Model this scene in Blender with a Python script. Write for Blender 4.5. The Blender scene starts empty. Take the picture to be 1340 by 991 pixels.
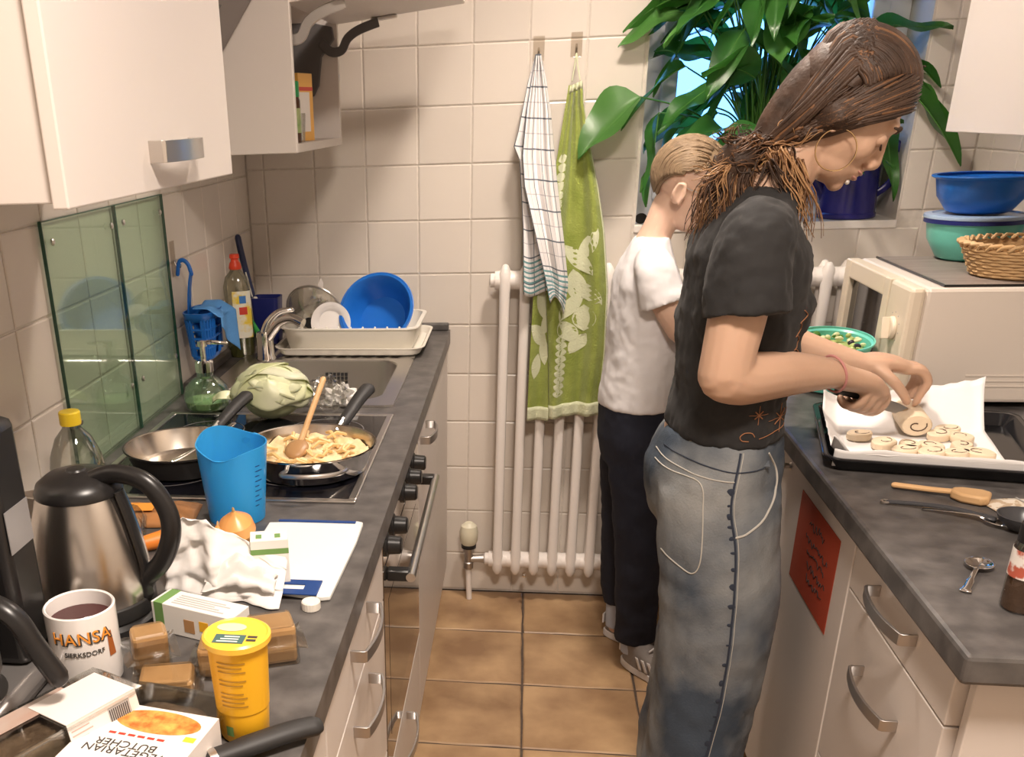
import bpy, bmesh, math, random
from mathutils import Vector, Matrix, Euler
from mathutils.bvhtree import BVHTree
random.seed(7)
PI = math.pi
scene = bpy.context.scene
COL = scene.collection

# ------------------------------------------------------------------ camera
F_PX, CX, CY, WPX, HPX = 1285.344, 465.36, 740.91, 1340.0, 991.0
cd = bpy.data.cameras.new('camera'); cam = bpy.data.objects.new('camera', cd); COL.objects.link(cam)
cd.sensor_fit = 'HORIZONTAL'; cd.sensor_width = 36.0; cd.lens = F_PX / WPX * 36.0
cd.shift_x = (WPX / 2 - CX) / WPX; cd.shift_y = (CY - HPX / 2) / WPX
cd.clip_start = 0.02; cd.clip_end = 200
RT = Vector((0.9870129, 0.15674129, -0.03518109)); DN = Vector((0.03371758, -0.41626463, -0.90861812)); FW = Vector((-0.15706262, 0.89563158, -0.4161435))
cm = Matrix.Identity(4)
for i in range(3):
    cm[i][0] = RT[i]; cm[i][1] = -DN[i]; cm[i][2] = -FW[i]
cm[0][3], cm[1][3], cm[2][3] = 0.1515, -3.0218, 1.4798
cam.matrix_world = cm
scene.camera = cam

# ------------------------------------------------------------------ world and light
w = bpy.data.worlds.new('sky'); scene.world = w; w.use_nodes = True
bgn = w.node_tree.nodes['Background']; bgn.inputs['Color'].default_value = (0.13, 0.38, 1.0, 1); bgn.inputs['Strength'].default_value = 5.0
scene.view_settings.view_transform = 'Standard'; scene.view_settings.look = 'None'
scene.view_settings.gamma = 1.0; scene.view_settings.use_curve_mapping = False
scene.view_settings.exposure = 0.1
def light(name, kind, loc, energy, color, rot=(0, 0, 0), **kw):
    l = bpy.data.lights.new(name, kind); l.energy = energy; l.color = color
    for k, v in kw.items(): setattr(l, k, v)
    o = bpy.data.objects.new(name, l); COL.objects.link(o); o.location = loc; o.rotation_euler = rot
    return o
WARM = (1.0, 0.87, 0.76)
light('lamp_light_window_end', 'AREA', (0.34, -0.75, 2.385), 24, WARM, shape='DISK', size=0.20)
light('lamp_light_room', 'AREA', (0.34, -2.55, 2.385), 46, WARM, shape='DISK', size=0.38)

# ------------------------------------------------------------------ helpers
def setp(o, label=None, cat=None, group=None, kind=None):
    if label: o['label'] = label
    if cat: o['category'] = cat
    if group: o['group'] = group
    if kind: o['kind'] = kind
    return o
def thing(name, label, cat, loc=(0, 0, 0), rz=0.0, group=None, rot=None):
    o = bpy.data.objects.new(name, None); COL.objects.link(o)
    o.empty_display_size = 0.05; o.location = loc; o.rotation_euler = rot if rot else (0, 0, rz)
    return setp(o, label, cat, group)
def V(*a): return Vector(a)
class MB:
    def __init__(s): s.v = []; s.f = []
    def add(s, vs, fs, M=None):
        b = len(s.v)
        s.v += [tuple(M @ Vector(p)) if M is not None else tuple(p) for p in vs]
        s.f += [tuple(i + b for i in f) for f in fs]
        return s
    def box(s, c, d, M=None):
        x, y, z = [q / 2 for q in d]
        vs = [(c[0] + a * x, c[1] + b * y, c[2] + e * z) for a in (-1, 1) for b in (-1, 1) for e in (-1, 1)]
        return s.add(vs, [(0, 1, 3, 2), (4, 6, 7, 5), (0, 4, 5, 1), (2, 3, 7, 6), (0, 2, 6, 4), (1, 5, 7, 3)], M)
    def bb(s, x0, x1, y0, y1, z0, z1, M=None):
        return s.box(((x0 + x1) / 2, (y0 + y1) / 2, (z0 + z1) / 2), (abs(x1 - x0), abs(y1 - y0), abs(z1 - z0)), M)
    def lathe(s, prof, n=32, M=None, close=False, caps=True):
        vs = []; fs = []
        for r, z in prof:
            for k in range(n):
                a = 2 * PI * k / n; vs.append((r * math.cos(a), r * math.sin(a), z))
        m = len(prof)
        for i in range(m if close else m - 1):
            for k in range(n):
                a = i * n + k; b = i * n + (k + 1) % n; j = ((i + 1) % m) * n
                fs.append((a, b, j + (k + 1) % n, j + k))
        if not close and caps:
            if prof[0][0] > 1e-5: fs.append(tuple(range(n))[::-1])
            if prof[-1][0] > 1e-5: fs.append(tuple((m - 1) * n + k for k in range(n)))
        return s.add(vs, fs, M)
    def rings(s, R, cap=True, M=None):
        n = len(R[0]); vs = [p for r in R for p in r]; fs = []
        for i in range(len(R) - 1):
            for k in range(n):
                fs.append((i * n + k, i * n + (k + 1) % n, (i + 1) * n + (k + 1) % n, (i + 1) * n + k))
        if cap:
            fs.append(tuple(range(n))[::-1]); fs.append(tuple((len(R) - 1) * n + k for k in range(n)))
        return s.add(vs, fs, M)
    def tube(s, pts, rad, n=10, ref=None, M=None, cap=True, rnd=False, closed=False):
        """rad: number, list of numbers, or list of (a, b) with a along the side axis, b along the other"""
        P = [Vector(p) for p in pts]; m = len(P)
        rr = rad if isinstance(rad, (list, tuple)) else [rad] * m
        rr = [r if isinstance(r, (list, tuple)) else (r, r) for r in rr]
        R = []; u = None
        if rnd:
            T0 = (P[1] - P[0]).normalized(); T1 = (P[-1] - P[-2]).normalized()
            a0, a1 = rr[0], rr[-1]
            pre = [(P[0] - T0 * min(a0) * q, (a0[0] * g, a0[1] * g)) for q, g in ((0.95, 0.25), (0.7, 0.7))]
            post = [(P[-1] + T1 * min(a1) * q, (a1[0] * g, a1[1] * g)) for q, g in ((0.7, 0.7), (0.95, 0.25))]
            P = [a for a, _ in pre] + P + [a for a, _ in post]; rr = [b for _, b in pre] + rr + [b for _, b in post]; m = len(P)
        for i in range(m):
            if closed: t = (P[(i + 1) % m] - P[i - 1]).normalized()
            else: t = (P[min(i + 1, m - 1)] - P[max(i - 1, 0)]).normalized()
            if u is None:
                u = Vector(ref) if ref else (Vector((0, 0, 1)) if abs(t.z) < 0.9 else Vector((1, 0, 0)))
            elif ref: u = Vector(ref)
            u = (u - t * u.dot(t))
            if u.length < 1e-6: u = t.orthogonal()
            u.normalize(); v = t.cross(u)
            R.append([P[i] + u * (rr[i][0] * math.cos(2 * PI * k / n)) + v * (rr[i][1] * math.sin(2 * PI * k / n)) for k in range(n)])
        if closed:
            n_ = n; vs = [p for r in R for p in r]; fs = []
            for i in range(m):
                for k in range(n_):
                    j = (i + 1) % m
                    fs.append((i * n_ + k, i * n_ + (k + 1) % n_, j * n_ + (k + 1) % n_, j * n_ + k))
            return s.add(vs, fs, M)
        return s.rings(R, cap, M)
    def strip(s, pts, width, thick, wdir, M=None):
        """flat bar following pts; wdir is the direction of its width"""
        wd = Vector(wdir).normalized(); P = [Vector(p) for p in pts]; R = []
        for i in range(len(P)):
            t = (P[min(i + 1, len(P) - 1)] - P[max(i - 1, 0)]).normalized(); nn = t.cross(wd).normalized()
            R.append([P[i] + wd * (width / 2 * a) + nn * (thick / 2 * b) for a, b in ((1, 1), (1, -1), (-1, -1), (-1, 1))])
        return s.rings(R, True, M)
    def ball(s, c, r, nu=16, nv=10, M=None, rot=None):
        rx, ry, rz = r if isinstance(r, (list, tuple)) else (r, r, r)
        T = Matrix.Translation(Vector(c)) @ (rot.to_4x4() if rot is not None else Matrix.Identity(4))
        if M is not None: T = M @ T
        vs = [(0, 0, -rz)]; fs = []
        for j in range(1, nv):
            p = -PI / 2 + PI * j / nv
            for k in range(nu):
                a = 2 * PI * k / nu; vs.append((rx * math.cos(p) * math.cos(a), ry * math.cos(p) * math.sin(a), rz * math.sin(p)))
        vs.append((0, 0, rz)); top = len(vs) - 1
        for k in range(nu):
            fs.append((0, 1 + (k + 1) % nu, 1 + k)); fs.append((top, 1 + (nv - 2) * nu + k, 1 + (nv - 2) * nu + (k + 1) % nu))
        for j in range(nv - 2):
            for k in range(nu):
                a = 1 + j * nu
                fs.append((a + k, a + (k + 1) % nu, a + nu + (k + 1) % nu, a + nu + k))
        return s.add(vs, fs, T)
    def grid(s, fn, nu, nv, M=None):
        vs = [fn(i / nu, j / nv) for j in range(nv + 1) for i in range(nu + 1)]
        fs = [(j * (nu + 1) + i, j * (nu + 1) + i + 1, (j + 1) * (nu + 1) + i + 1, (j + 1) * (nu + 1) + i) for j in range(nv) for i in range(nu)]
        return s.add(vs, fs, M)
    def prism(s, poly, z0, z1, M=None):
        n = len(poly)
        vs = [(x, y, z0) for x, y in poly] + [(x, y, z1) for x, y in poly]
        fs = [tuple(range(n))[::-1], tuple(range(n, 2 * n))] + [(k, (k + 1) % n, n + (k + 1) % n, n + k) for k in range(n)]
        return s.add(vs, fs, M)
    def mesh(s, name, smooth=0.6):
        me = bpy.data.meshes.new(name); me.from_pydata(s.v, [], s.f); me.validate(); 
        bm = bmesh.new(); bm.from_mesh(me); bmesh.ops.recalc_face_normals(bm, faces=bm.faces); bm.to_mesh(me); bm.free()
        if smooth:
            for p in me.polygons: p.use_smooth = True
            if smooth < 3: me.set_sharp_from_angle(angle=smooth)
        me.update()
        return me
    def build(s, name, mat, parent=None, smooth=0.6, bevel=0, solid=0, sub=0, loc=None, rot=None, fix=True):
        me = s.mesh(name, smooth)
        return link(name, me, mat, parent, bevel, solid, sub, loc, rot)
def link(name, me, mat, parent=None, bevel=0, solid=0, sub=0, loc=None, rot=None):
    o = bpy.data.objects.new(name, me); COL.objects.link(o)
    if mat is not None and not me.materials: me.materials.append(mat)
    if parent is not None: o.parent = parent
    if loc is not None: o.location = loc
    if rot is not None: o.rotation_euler = rot
    if solid:
        m = o.modifiers.new('solid', 'SOLIDIFY'); m.thickness = solid; m.offset = 0
    if bevel:
        m = o.modifiers.new('bevel', 'BEVEL'); m.width = bevel; m.segments = 2; m.limit_method = 'ANGLE'; m.angle_limit = 0.6
        m.harden_normals = False
    if sub:
        m = o.modifiers.new('sub', 'SUBSURF'); m.levels = sub; m.render_levels = sub
    return o
def spline(pts, n=6):
    """Catmull-Rom through pts (tuples of any length)"""
    P = [tuple(p) for p in pts]; out = []
    for i in range(len(P) - 1):
        a, b, c, d = P[max(i - 1, 0)], P[i], P[i + 1], P[min(i + 2, len(P) - 1)]
        for k in range(n):
            t = k / n
            out.append(tuple(0.5 * (2 * b[q] + (c[q] - a[q]) * t + (2 * a[q] - 5 * b[q] + 4 * c[q] - d[q]) * t * t + (3 * b[q] - a[q] - 3 * c[q] + d[q]) * t ** 3) for q in range(len(b))))
    out.append(P[-1]); return out
def rrect(w, d, r, n=5):
    out = []
    for cx, cy, a0 in ((w / 2 - r, d / 2 - r, 0), (-w / 2 + r, d / 2 - r, PI / 2), (-w / 2 + r, -d / 2 + r, PI), (w / 2 - r, -d / 2 + r, 1.5 * PI)):
        for k in range(n + 1):
            a = a0 + PI / 2 * k / n; out.append((cx + r * math.cos(a), cy + r * math.sin(a)))
    return out
def text_mesh(txt, size, extrude=0.0004, bold=False, spacing=1.0, shear=0.0):
    cu = bpy.data.curves.new('lettering', 'FONT'); cu.body = txt; cu.size = size; cu.extrude = extrude
    cu.align_x = 'CENTER'; cu.align_y = 'CENTER'; cu.space_character = spacing; cu.resolution_u = 3; cu.shear = shear
    if bold: cu.offset = size * 0.025
    o = bpy.data.objects.new('lettering_curve', cu); COL.objects.link(o)
    dg = bpy.context.evaluated_depsgraph_get()
    me = bpy.data.meshes.new_from_object(o.evaluated_get(dg))
    bpy.data.objects.remove(o); bpy.data.curves.remove(cu)
    me.materials.clear(); return me

# ------------------------------------------------------------------ materials
MATS = {}
def mat(name, col, rough=0.5, metal=0.0, var=0.0, vscale=8.0, bump=0.0, bscale=60.0, alpha=1.0, trans=0.0, ior=1.45, col2=None, rnd=0.0, spec=0.5, coat=0.0, sheen=0.0, sss=0.0, stretch=None, detail=4.0, emit=None, thresh=None):
    m = bpy.data.materials.new(name); m.use_nodes = True; nt = m.node_tree; N = nt.nodes; L = nt.links
    b = N['Principled BSDF']
    b.inputs['Roughness'].default_value = rough; b.inputs['Metallic'].default_value = metal
    b.inputs['IOR'].default_value = ior; b.inputs['Alpha'].default_value = alpha
    b.inputs['Transmission Weight'].default_value = trans; b.inputs['Specular IOR Level'].default_value = spec
    b.inputs['Coat Weight'].default_value = coat; b.inputs['Sheen Weight'].default_value = sheen
    if sss:
        b.inputs['Subsurface Weight'].default_value = sss; b.inputs['Subsurface Radius'].default_value = (0.02, 0.008, 0.004); b.inputs['Subsurface Scale'].default_value = 0.5
    c = tuple(col) + (1,)
    b.inputs['Base Color'].default_value = c
    last = None
    tc = N.new('ShaderNodeTexCoord'); mp = N.new('ShaderNodeMapping'); L.new(tc.outputs['Object'], mp.inputs['Vector'])
    if stretch: mp.inputs['Scale'].default_value = stretch
    if var or col2:
        nz = N.new('ShaderNodeTexNoise'); nz.inputs['Scale'].default_value = vscale; nz.inputs['Detail'].default_value = detail
        L.new(mp.outputs['Vector'], nz.inputs['Vector'])
        if rnd:
            oi = N.new('ShaderNodeObjectInfo'); ad = N.new('ShaderNodeVectorMath'); ad.operation = 'ADD'
            ml = N.new('ShaderNodeMath'); ml.operation = 'MULTIPLY'; ml.inputs[1].default_value = 37.0
            L.new(oi.outputs['Random'], ml.inputs[0]); L.new(mp.outputs['Vector'], ad.inputs[0]); L.new(ml.outputs[0], ad.inputs[1]); L.new(ad.outputs[0], nz.inputs['Vector'])
        rp = N.new('ShaderNodeValToRGB'); lo, hi = thresh or (0.3, 0.7)
        c1 = tuple(max(0, q * (1 - var)) for q in col) + (1,); c2 = (tuple(col2) + (1,)) if col2 else tuple(min(1, q * (1 + var)) for q in col) + (1,)
        if col2: c1 = c
        rp.color_ramp.elements[0].position = lo; rp.color_ramp.elements[1].position = hi
        rp.color_ramp.elements[0].color = c1; rp.color_ramp.elements[1].color = c2
        L.new(nz.outputs['Fac'], rp.inputs['Fac']); last = rp.outputs['Color']
    if rnd:
        oi = N.new('ShaderNodeObjectInfo'); hs = N.new('ShaderNodeHueSaturation'); mr = N.new('ShaderNodeMapRange')
        mr.inputs['To Min'].default_value = 1 - rnd; mr.inputs['To Max'].default_value = 1 + rnd
        L.new(oi.outputs['Random'], mr.inputs['Value']); L.new(mr.outputs[0], hs.inputs['Value'])
        if last: L.new(last, hs.inputs['Color'])
        else: hs.inputs['Color'].default_value = c
        last = hs.outputs['Color']
    if last: L.new(last, b.inputs['Base Color'])
    if bump:
        bz = N.new('ShaderNodeTexNoise'); bz.inputs['Scale'].default_value = bscale; bz.inputs['Detail'].default_value = 3
        L.new(mp.outputs['Vector'], bz.inputs['Vector'])
        bp = N.new('ShaderNodeBump'); bp.inputs['Strength'].default_value = bump; bp.inputs['Distance'].default_value = 0.004
        L.new(bz.outputs['Fac'], bp.inputs['Height']); L.new(bp.outputs['Normal'], b.inputs['Normal'])
    if emit:
        b.inputs['Emission Color'].default_value = tuple(emit[0]) + (1,); b.inputs['Emission Strength'].default_value = emit[1]
    MATS[name] = m; return m
def thin_glass(name, tint=(1, 1, 1), refl=0.10, rough=0.02, fres=0.5):
    """thin clear sheet: straight transmission with a Fresnel reflection"""
    m = bpy.data.materials.new(name); m.use_nodes = True; nt = m.node_tree; N = nt.nodes; L = nt.links
    for n in list(N): N.remove(n)
    out = N.new('ShaderNodeOutputMaterial'); mx = N.new('ShaderNodeMixShader'); tr = N.new('ShaderNodeBsdfTransparent'); gl = N.new('ShaderNodeBsdfGlossy')
    lw = N.new('ShaderNodeLayerWeight'); lw.inputs['Blend'].default_value = 0.35
    ad = N.new('ShaderNodeMath'); ad.operation = 'MULTIPLY_ADD'; ad.inputs[1].default_value = fres; ad.inputs[2].default_value = refl; ad.use_clamp = True
    tr.inputs['Color'].default_value = tuple(tint) + (1,); gl.inputs['Roughness'].default_value = rough
    L.new(lw.outputs['Fresnel'], ad.inputs[0]); L.new(ad.outputs[0], mx.inputs[0]); L.new(tr.outputs[0], mx.inputs[1]); L.new(gl.outputs[0], mx.inputs[2]); L.new(mx.outputs[0], out.inputs[0])
    MATS[name] = m; return m
def leaf_mat(name, col, col2, through=(0.10, 0.42, 0.06)):
    m = mat(name, col, 0.35, var=0.01, col2=col2, vscale=9, rnd=0.25, bump=0.25, bscale=14)
    nt = m.node_tree; N = nt.nodes; L = nt.links; b = N['Principled BSDF']; out = N['Material Output']
    tl = N.new('ShaderNodeBsdfTranslucent'); tl.inputs['Color'].default_value = tuple(through) + (1,)
    mx = N.new('ShaderNodeMixShader'); mx.inputs[0].default_value = 0.28
    L.new(b.outputs[0], mx.inputs[1]); L.new(tl.outputs[0], mx.inputs[2]); L.new(mx.outputs[0], out.inputs[0])
    return m

M_wall_tile = mat('cream wall tile', (0.71, 0.645, 0.575), 0.22, var=0.03, vscale=3, rnd=0.035, bump=0.03, bscale=30)
M_grout = mat('pale grout', (0.66, 0.60, 0.53), 0.85, var=0.1, vscale=60)
M_floor_tile = mat('terracotta floor tile', (0.25, 0.145, 0.075), 0.36, col2=(0.50, 0.33, 0.18), vscale=6.5, rnd=0.07, bump=0.12, bscale=9, detail=7, thresh=(0.32, 0.68))
M_floor_grout = mat('dark floor grout', (0.085, 0.06, 0.045), 0.9, var=0.2, vscale=60)
M_paint = mat('white ceiling paint', (0.80, 0.77, 0.73), 0.8)
M_white = mat('white laminate', (0.66, 0.60, 0.555), 0.38, bump=0.02, bscale=200)
M_worktop = mat('dark slate laminate', (0.062, 0.057, 0.055), 0.38, col2=(0.135, 0.124, 0.117), vscale=24, bump=0.05, bscale=90, detail=9, thresh=(0.36, 0.75))
M_steel = mat('brushed steel', (0.62, 0.59, 0.56), 0.30, 1.0)
M_steel_sat = mat('satin steel', (0.50, 0.47, 0.45), 0.38, 1.0)
M_chrome = mat('chrome', (0.80, 0.78, 0.76), 0.08, 1.0)
M_black = mat('black plastic', (0.014, 0.013, 0.013), 0.32)
M_black_matt = mat('matt black plastic', (0.022, 0.021, 0.021), 0.55)
M_enamel = mat('white enamel', (0.86, 0.80, 0.75), 0.25, bump=0.02, bscale=40)
M_pvc = mat('white window plastic', (0.78, 0.78, 0.80), 0.3)
M_clear = thin_glass('clear plastic', (0.93, 0.94, 0.92), 0.05)
M_film = thin_glass('clear film', (0.96, 0.96, 0.95), 0.10, 0.08)
M_win_glass = thin_glass('window glass', (0.96, 0.98, 1.0), 0.04)
M_green_glass = thin_glass('green splashback glass', (0.87, 0.955, 0.89), 0.05, 0.03, 0.22)
# ------------------------------------------------------------------ room shell
XL, XR, YB, YF, ZC = -0.66, 1.317, 0.0, -4.3, 2.5
WX0, WX1, WZ0, WZ1 = 0.46, 1.156, 1.172, 2.15      # window opening
TP, TZ, Z0 = 0.152, 0.15095, 0.1387                 # wall tile pitch and first joint
floor = setp(MB().bb(XL - .1, XR + .1, YF - .1, YB + .1, -0.10, -0.004).build('floor', M_floor_grout, smooth=0), 'brown terracotta tiled kitchen floor with dark joints', kind='structure')
ceiling = setp(MB().bb(XL - .1, XR + .1, YF - .1, YB + .3, ZC, ZC + .1).build('ceiling', M_paint, smooth=0), 'plain white kitchen ceiling', kind='structure')
wb = MB()
wb.bb(XL - .1, WX0, 0.003, .30, 0, ZC).bb(WX1, XR + .1, 0.003, .30, 0, ZC).bb(WX0, WX1, 0.003, .30, 0, WZ0 - .02).bb(WX0, WX1, 0.003, .30, WZ1, ZC)
wall_back = setp(wb.build('wall_back', M_grout, smooth=0), 'cream tiled end wall with the window', kind='structure')
wall_left = setp(MB().bb(XL - .1, XL - .003, YF, .003, 0, ZC).build('wall_left', M_grout, smooth=0), 'cream tiled wall behind the hob and sink', kind='structure')
wall_right = setp(MB().bb(XR + .003, XR + .1, YF, .003, 0, ZC).build('wall_right', M_grout, smooth=0), 'cream tiled wall behind the microwave', kind='structure')
wall_front = setp(MB().bb(XL - .1, XR + .1, YF - .1, YF, 0, ZC).build('wall_front', M_paint, smooth=0), 'plain painted wall opposite the window', kind='structure')

def tile_mesh(name, w, h, t=0.006, ch=0.003, gap=0.0028):
    """tile in the local XZ plane, face towards -Y at y = 0"""
    m = MB(); a, b = w / 2 - gap / 2, h / 2 - gap / 2
    R = [[(sx * (a - i), y, sz * (b - i)) for sx, sz in ((-1, -1), (1, -1), (1, 1), (-1, 1))] for i, y in ((0, t), (0, ch * .45), (ch, 0))]
    m.rings(R); return m.mesh(name, 0.2)
TILES = {}
def wall_tile(parent, M, w, h, mt):
    k = (round(w, 3), round(h, 3))
    if k not in TILES:
        me = tile_mesh('tile', w, h); me.materials.append(mt); TILES[k] = me
    o = bpy.data.objects.new('tile', TILES[k]); COL.objects.link(o); o.parent = parent; o.matrix_local = M
def spans(lo, hi, org, pitch):
    out = []; k = math.floor((lo - org) / pitch + 1e-6)
    while org + k * pitch < hi - 1e-6:
        a, b = max(lo, org + k * pitch), min(hi, org + (k + 1) * pitch)
        if b - a > 0.012: out.append((a, b))
        k += 1
    return out
for z0, z1 in spans(0.004, 2.0, Z0, TZ):
    for x0, x1 in spans(XL, XR, 0.0, TP):
        if x1 > WX0 and x0 < WX1 and z1 > WZ0 - .002 and z0 < WZ1:     # split around the window
            segs = [(x0, min(x1, WX0)), (max(x0, WX1), x1)] if z0 >= WZ0 - .01 else [(x0, x1)]
        else: segs = [(x0, x1)]
        for a, b in segs:
            if b - a < .012: continue
            zt = z1
            if z0 < WZ0 - .02 < z1 and b > WX0 + .01 and a < WX1 - .01: zt = WZ0 - .02
            if zt - z0 > .012: wall_tile(wall_back, Matrix.Translation((((a + b) / 2), 0, (z0 + zt) / 2)), b - a, zt - z0, M_wall_tile)
for z0, z1 in spans(0.88, 1.66, Z0 - .014, TZ):
    for y0, y1 in spans(-2.75, 0, -1.362, TP):
        wall_tile(wall_left, Matrix.Translation((XL, (y0 + y1) / 2, (z0 + z1) / 2)) @ Matrix.Rotation(PI / 2, 4, 'Z'), y1 - y0, z1 - z0, M_wall_tile)
for z0, z1 in spans(0.88, 1.66, Z0, TZ):
    for y0, y1 in spans(-1.3, 0, -0.10, TP):
        wall_tile(wall_right, Matrix.Translation((XR, (y0 + y1) / 2, (z0 + z1) / 2)) @ Matrix.Rotation(-PI / 2, 4, 'Z'), y1 - y0, z1 - z0, M_wall_tile)
FT, FX, FY = 0.3102, 0.1913, -0.2832
def floor_tile_mesh(w, d, seed):
    rng = random.Random(seed); m = MB(); n = 5
    per = []
    for (ax, ay), (bx, by) in zip(((-1, -1), (1, -1), (1, 1), (-1, 1)), ((1, -1), (1, 1), (-1, 1), (-1, -1))):
        for k in range(n):
            t = k / n; per.append((ax + (bx - ax) * t, ay + (by - ay) * t))
    jt = [(rng.uniform(-.0016, .0016), rng.uniform(-.0016, .0016)) for _ in per]
    R = []
    for ins, z in ((0.0, -0.006), (0.0, -0.0035), (0.0035, -0.0006), (0.009, 0.0)):
        R.append([(x * (w / 2 - .003 - ins) + j[0], y * (d / 2 - .003 - ins) + j[1], z) for (x, y), j in zip(per, jt)])
    m.rings(R); me = m.mesh('tile', 0.5); me.materials.append(M_floor_tile); return me
FTM = {}
for x0, x1 in spans(XL, XR, FX, FT):
    for y0, y1 in spans(YF, 0, FY, FT):
        k = (round(x1 - x0, 3), round(y1 - y0, 3), random.randrange(3))
        if k not in FTM: FTM[k] = floor_tile_mesh(k[0], k[1], random.random())
        o = bpy.data.objects.new('tile', FTM[k]); COL.objects.link(o); o.parent = floor; o.location = ((x0 + x1) / 2, (y0 + y1) / 2, 0)

# window
win = setp(thing('window_1', 'white plastic window behind the leafy plant', None, (WX0, 0, WZ0)), kind='structure')
WW, WH = WX1 - WX0, WZ1 - WZ0
m = MB(); m.bb(0, .004, -0.0, .29, 0, WH).bb(WW - .004, WW, -0.0, .29, 0, WH).bb(0, WW, 0, .29, WH - .004, WH)
m.build('reveal', M_wall_tile, win, smooth=0)
MB().bb(0, WW, -.004, .19, -.022, 0).build('window_sill', M_enamel, win, bevel=.003)
fy = .17
m = MB()
for x0, x1, z0, z1 in ((.004, .065, 0, WH), (WW - .065, WW - .004, 0, WH), (.065, WW - .065, 0, .06), (.065, WW - .065, WH - .06, WH)): m.bb(x0, x1, fy, fy + .06, z0, z1)
m.build('window_frame', M_pvc, win, smooth=0, bevel=.004)
m = MB()
for x0, x1, z0, z1 in ((.06, .105, .055, WH - .055), (WW - .105, WW - .06, .055, WH - .055), (.105, WW - .105, .055, .10), (.105, WW - .105, WH - .10, WH - .055)): m.bb(x0, x1, fy - .018, fy + .04, z0, z1)
m.build('sash', M_pvc, win, smooth=0, bevel=.006)
MB().bb(.10, WW - .10, fy + .015, fy + .021, .095, WH - .095).build('pane', M_win_glass, win, smooth=0)

# ceiling lamps (out of the picture, they light the room)
M_shade = mat('white lamp shade', (0.8, 0.78, 0.74), 0.5)
M_bulb = mat('lamp diffuser', (1, .9, .8), 0.5, emit=((1.0, .82, .62), 3.0))
for lx, ly, r, dz, lab in ((.34, -.75, .15, .125, 'round white ceiling lamp above the radiator end of the kitchen'), (.34, -2.55, .21, .02, 'large round white ceiling lamp in the middle of the room')):
    t = thing('ceiling_lamp', lab, 'lamp', (lx, ly, ZC))
    MB().lathe([(.05, 0), (.055, -.05), (r * .72, -.085), (r, -.105 - dz), (r - .005, -.105 - dz), (r * .72 - .005, -.09), (.05, -.06)], 40).build('lamp_shade', M_shade, t)
    MB().lathe([(0, -.105), (r * .62, -.105), (r * .62, -.095), (0, -.095)], 32).build('diffuser', M_bulb, t)

# ------------------------------------------------------------------ fitted kitchen
def bow_handle(parent, c, L, out, along, width_dir, w=.016, proj=.032, th=.0045, name='handle', mt=None):
    c, out, along = Vector(c), Vector(out), Vector(along)
    pts = [c - along * L / 2, c - along * L / 2 + out * proj * .6]
    for k in range(0, 11):
        t = k / 10 - .5
        pts.append(c + along * (L * t * .98) + out * (proj * (.68 + .32 * (1 - (2 * t) ** 2))))
    pts += [c + along * L / 2 + out * proj * .6, c + along * L / 2]
    m = MB(); m.strip(pts, w, th, width_dir)
    return m.build(name, mt or M_steel_sat, parent, bevel=.0012)
def panel(name, parent, x0, x1, y0, y1, z0, z1, mt=None, bevel=.0018):
    return MB().bb(x0, x1, y0, y1, z0, z1).build(name, mt or M_white, parent, smooth=0, bevel=bevel)

# worktops (one per side)
HZ, HT = .88, .04
t = thing('worktop', 'dark slate worktop carrying the hob and the sink', 'worktop', (0, 0, 0))
SK = (-.588, -.138, -.868, -.045)      # sink cut-out
HB = (-.607, -.127, -1.468, -.957)     # hob cut-out
m = MB()
XE = -.0576
m.bb(SK[1], XE, -2.75, -.001, HZ - HT, HZ).bb(XL + .001, SK[0], -2.75, -.001, HZ - HT, HZ)
m.bb(SK[0], SK[1], SK[3], -.001, HZ - HT, HZ).bb(SK[0], SK[1], -2.75, SK[2], HZ - HT, HZ)
m.build('slab', M_worktop, t, smooth=0)
MB().bb(XL + .001, XE - .004, -.022, -.001, HZ, HZ + .022).build('upstand', M_worktop, t, smooth=0, bevel=.004)
MB().bb(XL + .001, XL + .02, -.75, -.024, HZ, HZ + .022).build('upstand', M_worktop, t, smooth=0, bevel=.004)
t = thing('worktop', 'dark slate worktop carrying the microwave and the baking tray', 'worktop', (0, 0, 0))
MB().bb(.681, XR - .001, -1.925, -.16, HZ - HT, HZ).build('slab', M_worktop, t, smooth=0, bevel=.006)

FXL = -.085    # carcass front left
def drawer(parent, x, s, y0, y1, z0, z1, hz, hl=.15, hname='handle', th=.02):
    """front panel standing on plane x, facing s"""
    d = panel('drawer', parent, min(x, x + s * th), max(x, x + s * th), y0 + .0015, y1 - .0015, z0 + .0015, z1 - .0015)
    h = bow_handle(d, (x + s * th, (y0 + y1) / 2, hz), hl, (s, 0, 0), (0, 1, 0), (0, 0, 1), w=.018)
    return d
def carcass(parent, x0, x1, y0, y1, z0=.10, z1=HZ - HT - .001, plinth=None, mt=None):
    panel('body', parent, x0, x1, y0, y1, z0, z1, mt)
    if plinth: panel('plinth', parent, plinth[0], plinth[1], y0, y1, 0.0005, z0 - .001)
t = thing('drawer_cabinet', 'white base cabinet with three drawers under the cluttered worktop', 'cabinet')
carcass(t, XL + .02, FXL, -2.04, -1.522, plinth=(XL + .1, -.13))
drawer(t, FXL, 1, -2.04, -1.522, .722, .838, .80)
drawer(t, FXL, 1, -2.04, -1.522, .41, .722, .675)
drawer(t, FXL, 1, -2.04, -1.522, .10, .41, .36)
t = thing('drawer_cabinet', 'white base cabinet under the worktop below the coffee maker', 'cabinet')
carcass(t, XL + .02, FXL, -2.64, -2.043, plinth=(XL + .1, -.13))
drawer(t, FXL, 1, -2.64, -2.043, .722, .838, .80)
drawer(t, FXL, 1, -2.64, -2.043, .10, .722, .675)
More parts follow.
